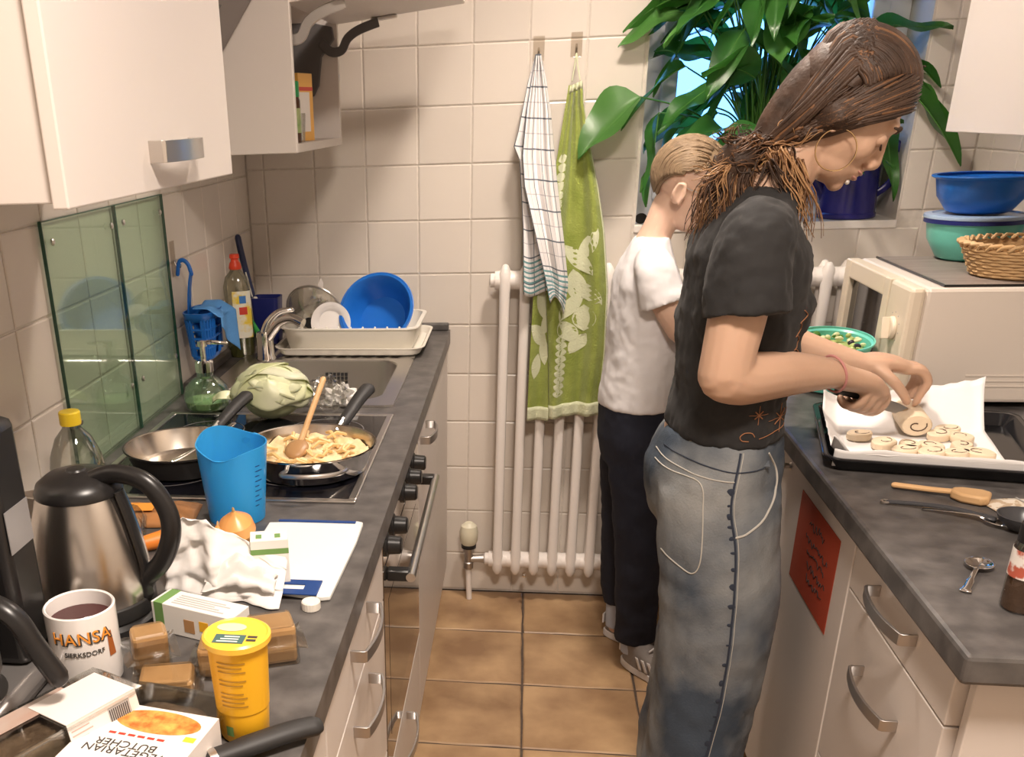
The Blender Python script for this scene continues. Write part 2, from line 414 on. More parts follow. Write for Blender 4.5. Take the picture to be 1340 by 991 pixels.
# oven
M_mirror = mat('mirror oven front', (0.36, 0.33, 0.31), 0.05, 0.92)
M_oven_glass = mat('dark reflective oven glass', (0.22, 0.19, 0.17), 0.04, 0.85)
t = thing('built_in_oven', 'steel and dark glass oven built in under the hob', 'oven')
OY0, OY1 = -1.517, -.922
MB().bb(XL + .05, FXL, OY0, OY1, .10, .838).build('housing', M_black_matt, t, smooth=0)
MB().bb(FXL, FXL + .02, OY0 + .002, OY1 - .002, .772, .838).build('control_panel', M_mirror, t, smooth=0, bevel=.002)
for ky in (-1.48, -1.39, -1.22, -1.13, -1.04):
    k = MB(); RM = Matrix.Translation((FXL + .02, ky, .806)) @ Matrix.Rotation(PI / 2, 4, 'Y')
    k.lathe([(.021, 0), (.021, .004), (.017, .006), (.0155, .026), (.012, .029), (0, .029)], 24, RM)
    kb = k.build('knob', M_black, t)
d = MB().bb(FXL, FXL + .02, OY0 + .002, OY1 - .002, .335, .769).build('oven_door', M_oven_glass, t, smooth=0, bevel=.002)
MB().tube([(-.022, OY0 + .035, .745), (-.022, OY1 - .035, .745)], .0085, 14).build('door_handle', M_steel, d)
for hy in (OY0 + .05, OY1 - .05):
    MB().bb(FXL + .02, -.024, hy - .012, hy + .012, .735, .755).build('handle_bracket', M_black, d, bevel=.003)
MB().bb(FXL + .02, FXL + .0205, OY0 + .06, OY1 - .06, .40, .69).build('oven_window', mat('black oven window', (.10, .085, .075), .05, .8), d, smooth=0)
d = panel('drawer', t, FXL, FXL + .02, OY0 + .002, OY1 - .002, .10, .332)
bow_handle(d, (FXL + .02, -1.30, .285), .17, (1, 0, 0), (0, 1, 0), (0, 0, 1), w=.018)
MB().bb(XL + .1, -.13, OY0, OY1, .0005, .099).build('plinth', M_white, t, smooth=0)
t = thing('sink_cabinet', 'white base cabinet under the steel sink', 'cabinet')
for q in ((XL + .02, XL + .04), ):
    panel('back_panel', t, q[0], q[1], -.92, -.014, .10, .838)
panel('side_panel', t, XL + .04, FXL, -.92, -.90, .10, .838)
panel('side_panel', t, XL + .04, FXL, -.03, -.014, .10, .838)
panel('bottom', t, XL + .04, FXL, -.90, -.03, .10, .118)
panel('plinth', t, XL + .1, -.13, -.92, -.014, .0005, .099)
d = panel('door', t, FXL, FXL + .02, -.918, -.43, .102, .836)
bow_handle(d, (FXL + .02, -.80, .80), .13, (1, 0, 0), (0, 1, 0), (0, 0, 1), w=.018)
d = panel('door', t, FXL, FXL + .02, -.427, -.016, .102, .836)

# right hand base units
FXR = .722
def plinth_r(t, y0, y1): panel('plinth', t, .80, XR - .05, y0, y1, .0005, .099)
t = thing('drawer_cabinet', 'white drawer cabinet at the open end of the worktop', 'cabinet')
carcass(t, FXR, XR - .02, -1.872, -1.455); plinth_r(t, -1.872, -1.455)
drawer(t, FXR, -1, -1.868, -1.455, .745, .838, .80, .155)
drawer(t, FXR, -1, -1.868, -1.455, .42, .745, .66, .155)
drawer(t, FXR, -1, -1.868, -1.455, .10, .42, .36, .155)
panel('end_panel', t, FXR - .005, XR - .02, -1.89, -1.873, .0005, .838)
t = thing('appliance_cabinet', 'white fronted unit with the red notice on its door', 'cabinet')
carcass(t, FXR, XR - .02, -1.452, -.86); plinth_r(t, -1.452, -.86)
d = panel('door', t, FXR - .02, FXR, -1.45, -.862, .10, .836)
for ky, kz in ((-1.02, .806), (-.945, .822)):
    k = MB(); k.lathe([(.009, 0), (.006, .004), (.006, .012), (.012, .018), (.012, .024), (.006, .028), (0, .028)], 18, Matrix.Translation((FXR - .02, ky, kz)) @ Matrix.Rotation(-PI / 2, 4, 'Y'))
    k.build('knob', M_steel, d)
t = thing('base_cabinet', 'white base cabinet beneath the microwave', 'cabinet')
carcass(t, FXR, XR - .02, -.858, -.17); plinth_r(t, -.858, -.17)
for y0, y1 in ((-.857, -.515), (-.513, -.171)):
    d = panel('door', t, FXR - .02, FXR, y0, y1, .10, .836)
    bow_handle(d, (FXR - .02, (y0 + y1) / 2, .79), .13, (-1, 0, 0), (0, 1, 0), (0, 0, 1))
# red notice
M_red = mat('red paper', (0.42, 0.065, 0.03), 0.6, var=.06, vscale=12)
M_ink = mat('black ink', (0.02, 0.018, 0.018), 0.7)
t = thing('notice', 'red handwritten paper notice on the white appliance door', 'notice', (FXR - .0205, -1.255, .705))
MB().bb(-.0006, 0, -.128, .128, -.09, .09).build('sheet', M_red, t, smooth=0)
rng = random.Random(3); lines = MB()
for i, (zz, a, b) in enumerate(((.055, -.05, .05), (.022, -.09, .06), (.0, -.08, .04), (-.022, -.095, .03), (-.045, -.085, .02))):
    pts = []; y = b
    while y > a:
        pts.append((-.0009, y, zz + rng.uniform(-.007, .007) * (1.5 if i == 0 else 1))); y -= .006
    lines.tube(pts, .0009, 4)
lines.build('handwriting', M_ink, t, smooth=0)

# wall units
t = thing('wall_cabinet', 'closed white wall cabinet above the splashback', 'cabinet')
panel('body', t, XL + .001, -.352, -1.958, -1.316, 1.405, 1.80)
d = panel('door', t, -.350, -.331, -1.965, -1.311, 1.399, 1.803, bevel=.0022)
bow_handle(d, (-.331, -1.615, 1.447), .165, (1, 0, 0), (0, 1, 0), (0, 0, 1), w=.027, proj=.03, mt=M_steel)
t = thing('wall_cabinet', 'white wall cabinet with lifted flap above the dish rack', 'cabinet')
c0, c1, zb, zt = -.776, -.200, 1.412, 1.795
panel('side_panel', t, XL + .001, -.335, c0, c0 + .018, zb, zt); panel('side_panel', t, XL + .001, -.335, c1 - .018, c1, zb, zt)
panel('bottom', t, XL + .001, -.335, c0 + .018, c1 - .018, zb, zb + .018); panel('top', t, XL + .001, -.335, c0 + .018, c1 - .018, zt - .018, zt)
panel('back', t, XL + .001, XL + .010, c0 + .018, c1 - .018, zb + .018, zt - .018)
# flap swung up: hinge line along the cabinet front
fl = MB(); FA = math.radians(5.5); FL = .335
RMf = Matrix.Translation((-.345, 0, 1.694)) @ Matrix.Rotation(-FA, 4, 'Y')
fl.bb(0, FL, c0 + .002, c1 - .002, 0, .019, RMf)
fo = fl.build('flap', M_white, t, smooth=0, bevel=.0018)
M_mech = mat('dark grey lift fitting', (.10, .092, .09), .45)
M_mech_l = mat('zinc lift arm', (.55, .52, .49), .35, .9)
for sy, yy in ((1, c0 + .022), (-1, c1 - .022)):
    prof = [(-.46, 1.53), (-.40, 1.53), (-.385, 1.555), (-.375, 1.62), (-.34, 1.66), (-.345, 1.688), (-.40, 1.70), (-.47, 1.70)]
    b = MB(); b.prism(prof, 0, sy * .012, Matrix.Translation((0, yy, 0)) @ Matrix.Rotation(PI / 2, 4, 'X') @ Matrix.Scale(-1, 4, (0, 0, 1)))
    b.build('lift_fitting', M_mech, t, bevel=.003)
    a = MB(); a.strip(spline([(-.375, yy + sy * .014, 1.655), (-.35, yy + sy * .014, 1.632), (-.322, yy + sy * .014, 1.634), (-.305, yy + sy * .014, 1.66), (-.275, yy + sy * .014, 1.678), (-.225, yy + sy * .014, 1.693)], 5), .007, .022, (0, 1, 0))
    a.build('lift_arm', M_mech if sy < 0 else M_mech_l, t, bevel=.002)
    p = MB(); p.bb(.10, .165, yy - .012, yy + .012, -.008, -.0005, RMf); p.build('hinge_plate', M_mech_l, fo, bevel=.002)
t = thing('wall_cabinet', 'closed white wall cabinet above the microwave', 'cabinet')
panel('body', t, 1.013, XR - .001, -1.5, -.675, 1.412, 1.85)
panel('door', t, .993, 1.012, -1.09, -.672, 1.409, 1.853); panel('door', t, .993, 1.012, -1.503, -1.093, 1.409, 1.853)
# angled dark extractor panel between the two left wall cabinets
t = thing('extractor_hood', 'dark slanted extractor hood between the two wall cabinets', 'hood')
m = MB(); m.rings([[(XL + .002, y, 1.56), (-.52, y, 1.56), (-.345, y, 1.79), (XL + .002, y, 1.79)] for y in (-1.308, -.780)]); m.build('hood_body', mat('dark hood', (.16, .135, .125), .4), t, smooth=0, bevel=.004)
m = MB(); m.bb(-.10, .10, -.012, .012, 0, .004, Matrix.Translation((-.435, -1.05, 1.671)) @ Matrix.Rotation(math.radians(-52.7), 4, 'Y') @ Matrix.Rotation(PI/2,4,'Z')); m.build('control_strip', M_black, t, smooth=0)

# splashback glass
for y0, y1, lab in ((-1.385, -1.058, 'green tinted glass splashback pane under the closed wall cabinet'), (-1.055, -.775, 'green tinted glass splashback pane beside the soap dispenser')):
    t = thing('splashback_pane', lab, 'splashback', (XL, (y0 + y1) / 2, HZ + .001), group='glass splashback panes')
    hw = (y1 - y0) / 2
    MB().bb(.004, .010, -hw, hw, 0, .455).build('glass', M_green_glass, t, smooth=0)
    e = MB()
    for yy in (-hw, hw): e.bb(.004, .0102, yy - .0011, yy + .0011, 0, .455)
    e.bb(.004, .0102, -hw, hw, .4545, .4565); e.build('edge', mat('dark glass edge', (.03, .09, .06), .2), t, smooth=0)
    for yy in (-hw + .03, hw - .03):
        for zz in (.42, .10):
            s = MB(); s.lathe([(.006, 0), (.006, .003), (.004, .0045), (0, .0045)], 14, Matrix.Translation((.010, yy, zz)) @ Matrix.Rotation(PI / 2, 4, 'Y')); s.build('screw', M_steel, t)

# hob
t = thing('hob', 'black ceramic hob with steel rim carrying two frying pans', 'hob', (0, 0, 0))
hx0, hx1, hy0, hy1 = -.622, -.115, -1.482, -.943
m = MB()
m.bb(hx0, hx1, hy0, hy0 + .014, HZ, HZ + .005).bb(hx0, hx1, hy1 - .014, hy1, HZ, HZ + .005).bb(hx0, hx0 + .014, hy0 + .014, hy1 - .014, HZ, HZ + .005).bb(hx1 - .014, hx1, hy0 + .014, hy1 - .014, HZ, HZ + .005)
m.build('rim', M_steel, t, smooth=0, bevel=.002)
m = MB(); m.bb(HB[0] + .002, HB[1] - .002, HB[2] + .002, HB[3] - .002, HZ + .0003, HZ + .004); m.build('glass_plate', mat('black ceramic glass', (.006, .006, .009), .06), t, smooth=0)
for zx, zy, r in ((-.49, -1.33, .095), (-.245, -1.31, .10), (-.49, -1.08, .07), (-.245, -1.07, .08)):
    MB().lathe([(r, 0), (r + .0025, 0), (r + .0025, .0004), (r, .0004)], 48, Matrix.Translation((zx, zy, HZ + .004)), close=True).build('cooking_zone', mat('zone ring', (.14, .13, .13), .3), t, smooth=0)

# sink with drainer
t = thing('sink', 'stainless steel inset sink with ribbed drainer', 'sink', (0, 0, 0))
bx0, bx1, by0, by1 = -.545, -.160, -.835, -.435
sx0, sx1, sy0, sy1 = -.600, -.125, -.880, -.035
m = MB()
cx, cy = (bx0 + bx1) / 2, (by0 + by1) / 2
def rr(w, d, r, z): return [(cx + x, cy + y, z) for x, y in rrect(w, d, r, 6)]
bw, bd = bx1 - bx0, by1 - by0
R = [rr(bw, bd, .06, HZ + .006), rr(bw - .006, bd - .006, .058, HZ + .003), rr(bw - .012, bd - .012, .056, HZ - .02), rr(bw - .03, bd - .03, .05, HZ - .125), rr(bw - .05, bd - .05, .045, HZ - .148), rr(bw - .10, bd - .10, .03, HZ - .155), rr(.05, .05, .02, HZ - .158)]
m.rings(R, cap=False); m.add(R[-1], [tuple(range(len(R[-1])))])
m.build('basin', M_steel, t)
# deck around the basin, made by bridging the outer rectangle and the basin edge
deck = MB(); inner = rr(bw, bd, .06, HZ + .006)
def outer_pt(p):
    dx, dy = p[0] - cx, p[1] - cy
    X0, X1, Y0_, Y1_ = sx0 - cx, sx1 - cx, sy0 - cy, (-.415) - cy
    s = min((X1 / dx if dx > 1e-6 else 1e9), (X0 / dx if dx < -1e-6 else 1e9), (Y1_ / dy if dy > 1e-6 else 1e9), (Y0_ / dy if dy < -1e-6 else 1e9))
    return (cx + dx * s, cy + dy * s, HZ + .006)
outer = [outer_pt(p) for p in inner]
n = len(inner); deck.add(inner + outer, [(k, (k + 1) % n, n + (k + 1) % n, n + k) for k in range(n)])
lower = [(p[0] + (.004 if p[0] > cx else -.004) * 0, p[1], HZ + .0005) for p in outer]
deck.add(outer + lower, [(k, (k + 1) % n, n + (k + 1) % n, n + k) for k in range(n)])
for sx in (sx0, sx1):
    for sy in (sy0, -.415):
        c = min(range(n), key=lambda k: (outer[k][0] - sx) ** 2 + (outer[k][1] - sy) ** 2)
deck.build('deck', M_steel, t, smooth=.3)
m = MB()
def ridge(u, v):
    x = sx0 + .0 + (sx1 - sx0) * u; y = -.415 + (sy1 + .415) * v
    edge = min(u, 1 - u) * (sx1 - sx0); k = math.cos(u * 2 * PI * 13)
    z = HZ + .006 + (-.0035 + .003 * k if edge > .03 and 0.04 < v < .93 else 0)
    return (x, y, z)
m.grid(ridge, 104, 14); m.bb(sx0, sx1, -.415, sy1, HZ + .0002, HZ + .0012); m.build('drainer', M_steel, t)
m = MB()
for i in range(6):
    for k in range(3):
        m.bb(-.362 + i * .0105, -.355 + i * .0105, by1 - .0125, by1 - .0085, HZ - .055 + k * .0105, HZ - .047 + k * .0105)
m.build('overflow', M_black_matt, t, smooth=0)
MB().lathe([(0, 0), (.03, 0), (.036, .004), (.036, .006), (0, .006)], 24, Matrix.Translation((cx, cy, HZ - .158))).build('drain', M_chrome, t)

# tap
t = thing('tap', 'chrome mixer tap behind the sink basin', 'tap', (-.527, -.432, HZ + .006))
MB().lathe([(.028, 0), (.028, .006), (.024, .012), (.023, .06), (.021, .075), (0, .078)], 28).build('tap_body', M_chrome, t)
MB().tube(spline([(.0, .0, .045), (.022, -.01, .075), (.05, -.022, .105), (.085, -.04, .118), (.12, -.055, .108)], 6), [(.013, .013)] * 19 + [(.0125, .0125)] * 6, 16).build('spout', M_chrome, t)
MB().tube(spline([(0, 0, .07), (.012, .004, .10), (.04, .012, .125), (.075, .02, .13)], 6), [.012 - .0003 * i for i in range(19)], 14, rnd=True).build('lever', M_chrome, t)
# ------------------------------------------------------------------ things on the left worktop
WZ = HZ + .0008
M_plastic_blue = mat('blue plastic', (0.012, 0.13, 0.50), 0.3)
M_blue_jug = mat('translucent blue plastic', (0.05, 0.42, 0.85), 0.25, trans=0.35, ior=1.2)
M_navy = mat('navy plastic', (0.012, 0.018, 0.14), 0.35)
M_whiteplastic = mat('cream white plastic', (0.78, 0.74, 0.66), 0.35)
M_paper = mat('white paper', (0.82, 0.79, 0.76), 0.75, bump=.15, bscale=25)
M_wood = mat('pale wood', (0.50, 0.29, 0.13), 0.55, col2=(0.66, 0.43, 0.22), vscale=5, stretch=(1, 1, 8))
M_kettle = mat('kettle steel', (0.60, 0.56, 0.52), 0.26, 1.0)
M_green_print = mat('green print', (0.16, 0.30, 0.09), 0.5)
M_grey_print = mat('grey print', (0.42, 0.41, 0.40), 0.6)
M_dark_print = mat('dark print', (0.05, 0.045, 0.04), 0.6)
M_orange_print = mat('orange print', (0.80, 0.30, 0.04), 0.5)
M_yellow = mat('yellow plastic', (0.88, 0.46, 0.02), 0.35)
M_red_print = mat('red print', (0.6, 0.05, 0.03), 0.5)

def shell(prof, th):
    """closed lathe profile from an outer profile (bottom centre to rim) and a wall thickness"""
    inner = []
    for r, z in reversed(prof): inner.append((max(r - th, 0.0), z + (th if z == prof[0][1] else 0)))
    return prof + inner
def bowl(name, mt, prof, th, n=40):
    m = MB(); m.lathe(shell(prof, th), n); return m

# kettle
t = thing('electric_kettle', 'brushed steel electric kettle with black handle and lid', 'kettle', (-.392, -1.925, WZ))
MB().lathe([(0, 0), (.088, 0), (.091, .004), (.090, .014), (.083, .020), (0, .020)], 40).build('power_base', M_black, t)
MB().lathe([(0, .021), (.084, .021), (.087, .026), (.0865, .045), (.085, .047), (0, .047)], 40).build('foot_ring', M_black_matt, t)
MB().lathe([(0, .047), (.084, .047), (.0845, .055), (.083, .085), (.078, .125), (.070, .165), (.0615, .198), (.058, .207), (.0, .207)], 48).build('body', M_kettle, t)
MB().lathe([(.060, .206), (.0605, .211), (.056, .222), (.042, .233), (.018, .238), (.014, .2385), (.012, .241), (0, .2415)], 40).build('lid', M_black, t)
t.scale = (.92, .92, .875)
sp = MB(); sp.add([(-.055, -.022, .203), (-.055, .022, .203), (-.094, -.006, .200), (-.094, .006, .200), (-.066, -.016, .155), (-.066, .016, .155)], [(0, 2, 3, 1), (0, 4, 2), (1, 3, 5), (2, 4, 5, 3), (0, 1, 5, 4)]); sp.build('spout', M_kettle, t, smooth=0, bevel=.002)
hp = spline([(.025, -.006, .226), (.062, -.010, .238), (.105, -.016, .228), (.130, -.018, .19), (.132, -.018, .15), (.112, -.012, .105), (.082, -.008, .072), (.079, -.008, .05)], 6)
MB().tube(hp, [(.0125, .014)] * len(hp), 14, ref=(0, 1, .1), rnd=True).build('handle', M_black, t)
hp = spline([(.062, -.01, .212), (.072, -.01, .17), (.083, -.01, .11), (.084, -.01, .075)], 5)
MB().tube(hp, [(.011, .006)] * len(hp), 10, ref=(0, 1, .1)).build('handle_bridge', M_black, t)

# mug
t = thing('mug', 'white printed mug of dark tea in front of the kettle', 'mug', (-.342, -2.072, WZ), 0)
MB().lathe([(0, 0), (.036, 0), (.039, .003), (.0405, .02), (.041, .096), (.0395, .0975), (.0375, .096), (.0365, .01), (0, .008)], 44).build('cup', mat('white china', (.83, .79, .76), .15, coat=.3), t)
MB().lathe([(0, .079), (.0372, .079), (.0372, .0785), (0, .0785)], 32).build('tea', mat('dark fruit tea', (.06, .012, .012), .05), t)
hh = spline([(-.027, .029, .078), (-.042, .046, .080), (-.047, .052, .055), (-.041, .044, .028), (-.027, .029, .02)], 5)
MB().tube(hh, [(.006, .0075)] * len(hh), 10).build('handle', MATS['white china'], t)
def wrap_text(txt, size, r, z, ang, mt, name, parent, bold=False, spacing=1.0, extrude=.0004, arch=0):
    me = text_mesh(txt, size, extrude, bold, spacing)
    for v in me.vertices:
        a = ang + v.co.x / r; rr_ = r + .0003 + v.co.z
        zz = z + v.co.y - arch * (v.co.x / .03) ** 2
        v.co = (rr_ * math.cos(a), rr_ * math.sin(a), zz)
    return link(name, me, mt, parent)
MA = math.radians(-66)
wrap_text('HANSA', .0215, .0411, .070, MA, M_dark_print, 'lettering', t, bold=True, extrude=.0003, spacing=1.02)
wrap_text('HANSA', .0205, .0414, .0712, MA - .03, M_orange_print, 'lettering', t, extrude=.0006, spacing=1.08)
wrap_text('SIERKSDORF', .0085, .0411, .0515, MA, M_dark_print, 'lettering', t, extrude=.0003)
MB().grid(lambda u, v: (.0413 * math.cos(MA + .72 + .25 * u * (1 - .4 * v)), .0413 * math.sin(MA + .72 + .25 * u * (1 - .4 * v)), .04 + .032 * v), 6, 4).build('printed_figure', mat('brown print', (.35, .10, .02), .5), t)

# coffee maker
t = thing('coffee_maker', 'black filter coffee maker beside the mug', 'coffee maker', (-.458, -2.185, WZ))
MB().bb(-.10, .075, -.10, .13, 0, .03).build('base', mat('grey coffee maker base', (.30, .28, .27), .3, .6), t, bevel=.012)
MB().bb(-.10, .062, .075, .145, .03, .315).build('tower', M_black, t, bevel=.012)
MB().bb(-.095, .060, -.10, .10, .215, .315).build('filter_housing', M_black_matt, t, bevel=.015)
MB().lathe([(0, .2), (.045, .2), (.06, .216), (0, .216)], 28).build('drip_nozzle', M_black_matt, t)
MB().lathe([(0, .0305), (.064, .0305), (.066, .034), (0, .034)], 32).build('hot_plate', M_steel_sat, t)
M_smoke = mat('smoked glass', (.05, .035, .03), .05, trans=.6)
c = MB().lathe([(0, .035), (.050, .035), (.061, .05), (.063, .09), (.052, .13), (.047, .15), (.045, .15), (.05, .13), (.061, .09), (.059, .05), (0, .038)], 36).build('carafe', M_smoke, t)
MB().lathe([(.050, .135), (.0535, .135), (.051, .165), (.02, .172), (0, .172)], 32).build('carafe_lid', M_black, c)
hp = spline([(.045, -.015, .155), (.085, -.025, .168), (.118, -.03, .155), (.134, -.026, .118), (.150, -.022, .082)], 6)
MB().tube(hp, [(.0105, .013)] * len(hp), 12, rnd=True).build('carafe_handle', M_black, c)
MB().lathe([(.0600, .06), (.0640, .06), (.0643, .076), (.0625, .076)], 32, close=True).build('carafe_band', M_steel, c)
MB().bb(.0625, .0635, .082, .135, .17, .22).build('water_gauge', mat('grey gauge', (.25, .24, .24), .2), t)

# plastic bottle with a yellow cap
t = thing('plastic_bottle', 'clear plastic bottle with yellow screw cap by the splashback', 'bottle', (-.568, -1.56, WZ))
MB().lathe(shell([(0, 0), (.040, 0), (.045, .008), (.045, .05), (.043, .055), (.045, .06), (.045, .085), (.042, .105), (.030, .135), (.0155, .152), (.0145, .165)], .0006), 32).build('bottle_body', M_clear, t)
MB().lathe([(.017, .158), (.0175, .16), (.0175, .178), (.016, .18), (0, .18)], 24).build('cap', mat('yellow cap', (.85, .62, .03), .35), t)

# frying pans
M_pan_in = mat('steel pan inside', (.66, .60, .53), .24, 1.0)
def pan(name, label, cx, cy, r, h, hdir, hlen, rise, outer):
    t = thing(name, label, 'frying pan', (cx, cy, HZ + .005))
    MB().lathe([(0, 0), (r * .80, 0), (r * .86, .004), (r * .97, h * .75), (r, h), (r + .004, h + .001), (r + .004, h - .001), (r, h - .003)], 56, caps=False).build('outer_wall', outer, t)
    MB().lathe([(0, .0045), (r * .79, .0045), (r * .85, .008), (r * .962, h * .75), (r * .992, h), (r + .002, h + .0015)], 56, caps=False).build('inner_wall', M_pan_in, t)
    d = Vector(hdir).normalized()
    pts = [d * (r - .004) + V(0, 0, h * .72), d * (r + .03) + V(0, 0, h * .8 + rise * .25)]
    MB().tube(pts, [(.009, .006), (.010, .008)], 10).build('bracket', M_steel, t)
    pts = spline([tuple(d * (r + .022) + V(0, 0, h * .78 + rise * .2)), tuple(d * (r + .022 + hlen * .3) + V(0, 0, h * .85 + rise * .45)), tuple(d * (r + .022 + hlen * .7) + V(0, 0, h * .9 + rise * .8)), tuple(d * (r + .022 + hlen) + V(0, 0, h * .9 + rise))], 5)
    MB().tube(pts, [(.009 + .004 * i / len(pts), .012 + .005 * i / len(pts)) for i in range(len(pts))], 12, rnd=True).build('handle', M_black_matt, t)
    return t
p1 = pan('frying_pan', 'empty steel frying pan with dark base beside the measuring jug', -.470, -1.318, .107, .045, (.25, 1, 0), .125, .03, mat('dark pan outside', (.03, .028, .027), .35, .3))
p2 = pan('frying_pan', 'shiny steel frying pan full of creamy food', -.225, -1.318, .120, .050, (.28, 1, 0), .125, .04, M_chrome)
lp = spline([(-.02, -.115, .034), (-.018, -.15, .038), (.03, -.158, .04), (.075, -.135, .038), (.085, -.095, .034)], 6)
MB().tube(lp, .0042, 10).build('helper_handle', M_steel, p2)
M_cream = mat('creamy sauce', (.72, .52, .26), .45, col2=(.80, .66, .42), vscale=30, bump=.6, bscale=50)
t = thing('creamy_food', 'pale creamy stew filling the shiny pan', 'food', (-.225, -1.318, HZ + .005))
from mathutils import noise as _nz
def food(u, v):
    a = 2 * PI * u; r = .109 * v
    x, y = r * math.cos(a), r * math.sin(a)
    return (x, y, .0335 + .010 * _nz.noise(V(x * 45, y * 45, 1)) + .006 * _nz.noise(V(x * 110, y * 110, 4)) + .004 * (1 - v))
MB().grid(food, 72, 22).build('sauce', M_cream, t, smooth=3)
rng = random.Random(5); fm = MB()
for i in range(26):
    a, r = rng.uniform(0, 2 * PI), .09 * math.sqrt(rng.random()); b = rng.uniform(0, PI)
    c = V(r * math.cos(a), r * math.sin(a), .040); d = V(math.cos(b), math.sin(b), 0) * rng.uniform(.012, .02)
    fm.tube([c - d, c + V(0, 0, .006), c + d], [.003, .004, .003], 6, rnd=True)
fm.build('pieces', mat('pale pasta strips', (.74, .50, .22), .45, rnd=.1), t)['kind'] = 'stuff'
t = thing('wooden_spoon', 'wooden cooking spoon standing in the creamy pan', 'spoon', (-.243, -1.345, HZ + .048))
sb = MB(); sb.ball((0, 0, .004), (.022, .027, .009), 18, 10, rot=Euler((.35, 0, -.15)).to_matrix()); sb.build('spoon_bowl', mat('wet wood', (.38, .21, .09), .4), t)
MB().tube(spline([(.003, .018, .010), (.012, .07, .045), (.025, .15, .095)], 5), [.0062, .006, .006, .0056, .0056, .0056, .0056, .0056, .0056, .0058, .0062], 10, rnd=True).build('spoon_handle', M_wood, t)
t = thing('spoon', 'steel spoon lying across the empty frying pan', 'spoon', (-.485, -1.345, HZ + .022))
sm = MB(); sm.ball((-.025, -.01, -.004), (.026, .017, .005), 18, 8, rot=Euler((0, .15, .35)).to_matrix()); sm.build('spoon_bowl', M_chrome, t)
MB().tube(spline([(-.003, 0, 0), (.03, .03, .012), (.075, .075, .034), (.095, .11, .045)], 5), [(.0022, .0035)] * 6 + [(.002, .0045)] * 5 + [(.0018, .006)] * 5, 8, ref=(0, 0, 1), rnd=True).build('spoon_handle', M_chrome, t)

# measuring jug
t = thing('measuring_jug', 'translucent blue plastic measuring jug next to the hob', 'jug', (-.302, -1.553, WZ))
jm = MB(); NJ = 48; ring = []
def jr(z, k):
    a = 2 * PI * k / NJ; r = .046 + (.058 - .046) * (z / .128); s = 1 + .16 * max(0, math.cos(a - math.radians(130))) ** 6 * max(0, (z - .07) / .058)
    return r * s
zz = [0, .004, .03, .06, .09, .115, .128]
out = [[(jr(z, k) * math.cos(2 * PI * k / NJ), jr(z, k) * math.sin(2 * PI * k / NJ), z + (.012 * max(0, math.cos(2 * PI * k / NJ - math.radians(130))) ** 4 - .014 * max(0, math.cos(2 * PI * k / NJ - math.radians(-95))) ** 6 if i == len(zz) - 1 else 0)) for k in range(NJ)] for i, z in enumerate(zz)]
inn = [[(p[0] * .96, p[1] * .96, max(p[2], .004)) for p in r] for r in reversed(out)]
jm.rings(out + inn); jm.build('jug_body', M_blue_jug, t)
gm = MB()
for i in range(9):
    z = .03 + i * .0085; a = math.radians(-35); r = .046 + .012 * z / .128 + .0004
    gm.grid(lambda u, v: (r * math.cos(a + u * (.30 if i % 2 else .18)), r * math.sin(a + u * (.30 if i % 2 else .18)), z + v * .0012), 4, 1)
gm.build('scale_marks', M_navy, t, smooth=0)
hp = spline([(.012, .053, .115), (.018, .086, .112), (.020, .094, .075), (.016, .074, .04), (.011, .050, .035)], 5)
MB().tube(hp, [(.006, .010)] * len(hp), 10, ref=(0, 0, 1)).build('handle', M_blue_jug, t)

# onions
M_onion = mat('onion skin', (.62, .22, .05), .3, col2=(.78, .42, .14), vscale=14, stretch=(1, 1, .15), bump=.05, bscale=60)
for x, y, z, r, lab, rx in ((-.268, -1.672, WZ, .029, 'large brown onion leaning on the measuring jug', .3), (-.282, -1.735, WZ, .026, 'smaller brown onion behind the crumpled paper', -.4)):
    t = thing('onion', lab, 'onion', (x, y, z))
    R = Matrix.Translation((0, 0, r * .95)) @ Matrix.Rotation(rx, 4, 'X')
    MB().lathe([(0, -r * .93), (r * .35, -r * .90), (r * .75, -r * .62), (r, -.05 * r), (r * .88, r * .5), (r * .5, r * .85), (r * .2, r * 1.02), (r * .10, r * 1.2), (0, r * 1.25)], 26, R).build('bulb', M_onion, t)
    MB().lathe([(r * .1, r * 1.15), (r * .07, r * 1.4), (0, r * 1.5)], 8, R).build('neck', mat('dry neck', (.45, .28, .12), .7), t)

# cutting board
t = thing('cutting_board', 'white plastic cutting board with blue grips', 'board', (-.163, -1.71, WZ))
poly = [(-.075, -.105), (-.02, -.125), (.060, -.142), (.072, -.138), (.078, .05), (.077, .128), (.068, .132), (-.075, .118)]
MB().prism(poly, .0, .008).build('board', mat('white board', (.78, .78, .74), .4), t, bevel=.002)
gm = MB(); gp = [(x * .042 + .012, y * .022 - .118) for x, y in ((-1, -1), (1, -1.1), (1, 1), (-1, 1))]; hpoly = [(x * .022 + .010, y * .008 - .118) for x, y in ((-1, -1), (1, -1), (1, 1), (-1, 1))]
vs = [(x, y, z) for z in (.0082, .0105) for x, y in gp] + [(x, y, z) for z in (.0082, .0105) for x, y in hpoly]
fs = []
for b, r in ((0, 8), (4, 12)):
    for k in range(4): fs.append((b + k, b + (k + 1) % 4, r + (k + 1) % 4, r + k))
for b in (0, 8):
    for k in range(4): fs.append((b + k, b + (k + 1) % 4, b + 4 + (k + 1) % 4, b + 4 + k))
gm.add(vs, fs); M_grip = mat('dark blue grip', (.012, .05, .20), .4)
gm.build('grip', M_grip, t, smooth=0, bevel=.0008)
MB().bb(-.06, .066, .119, .126, .0082, .0105).build('grip', M_grip, t, smooth=0, bevel=.0008)
t = thing('screw_cap', 'small white screw cap beside the cutting board', 'cap', (-.113, -1.872, WZ))
cp = MB(); R1 = []
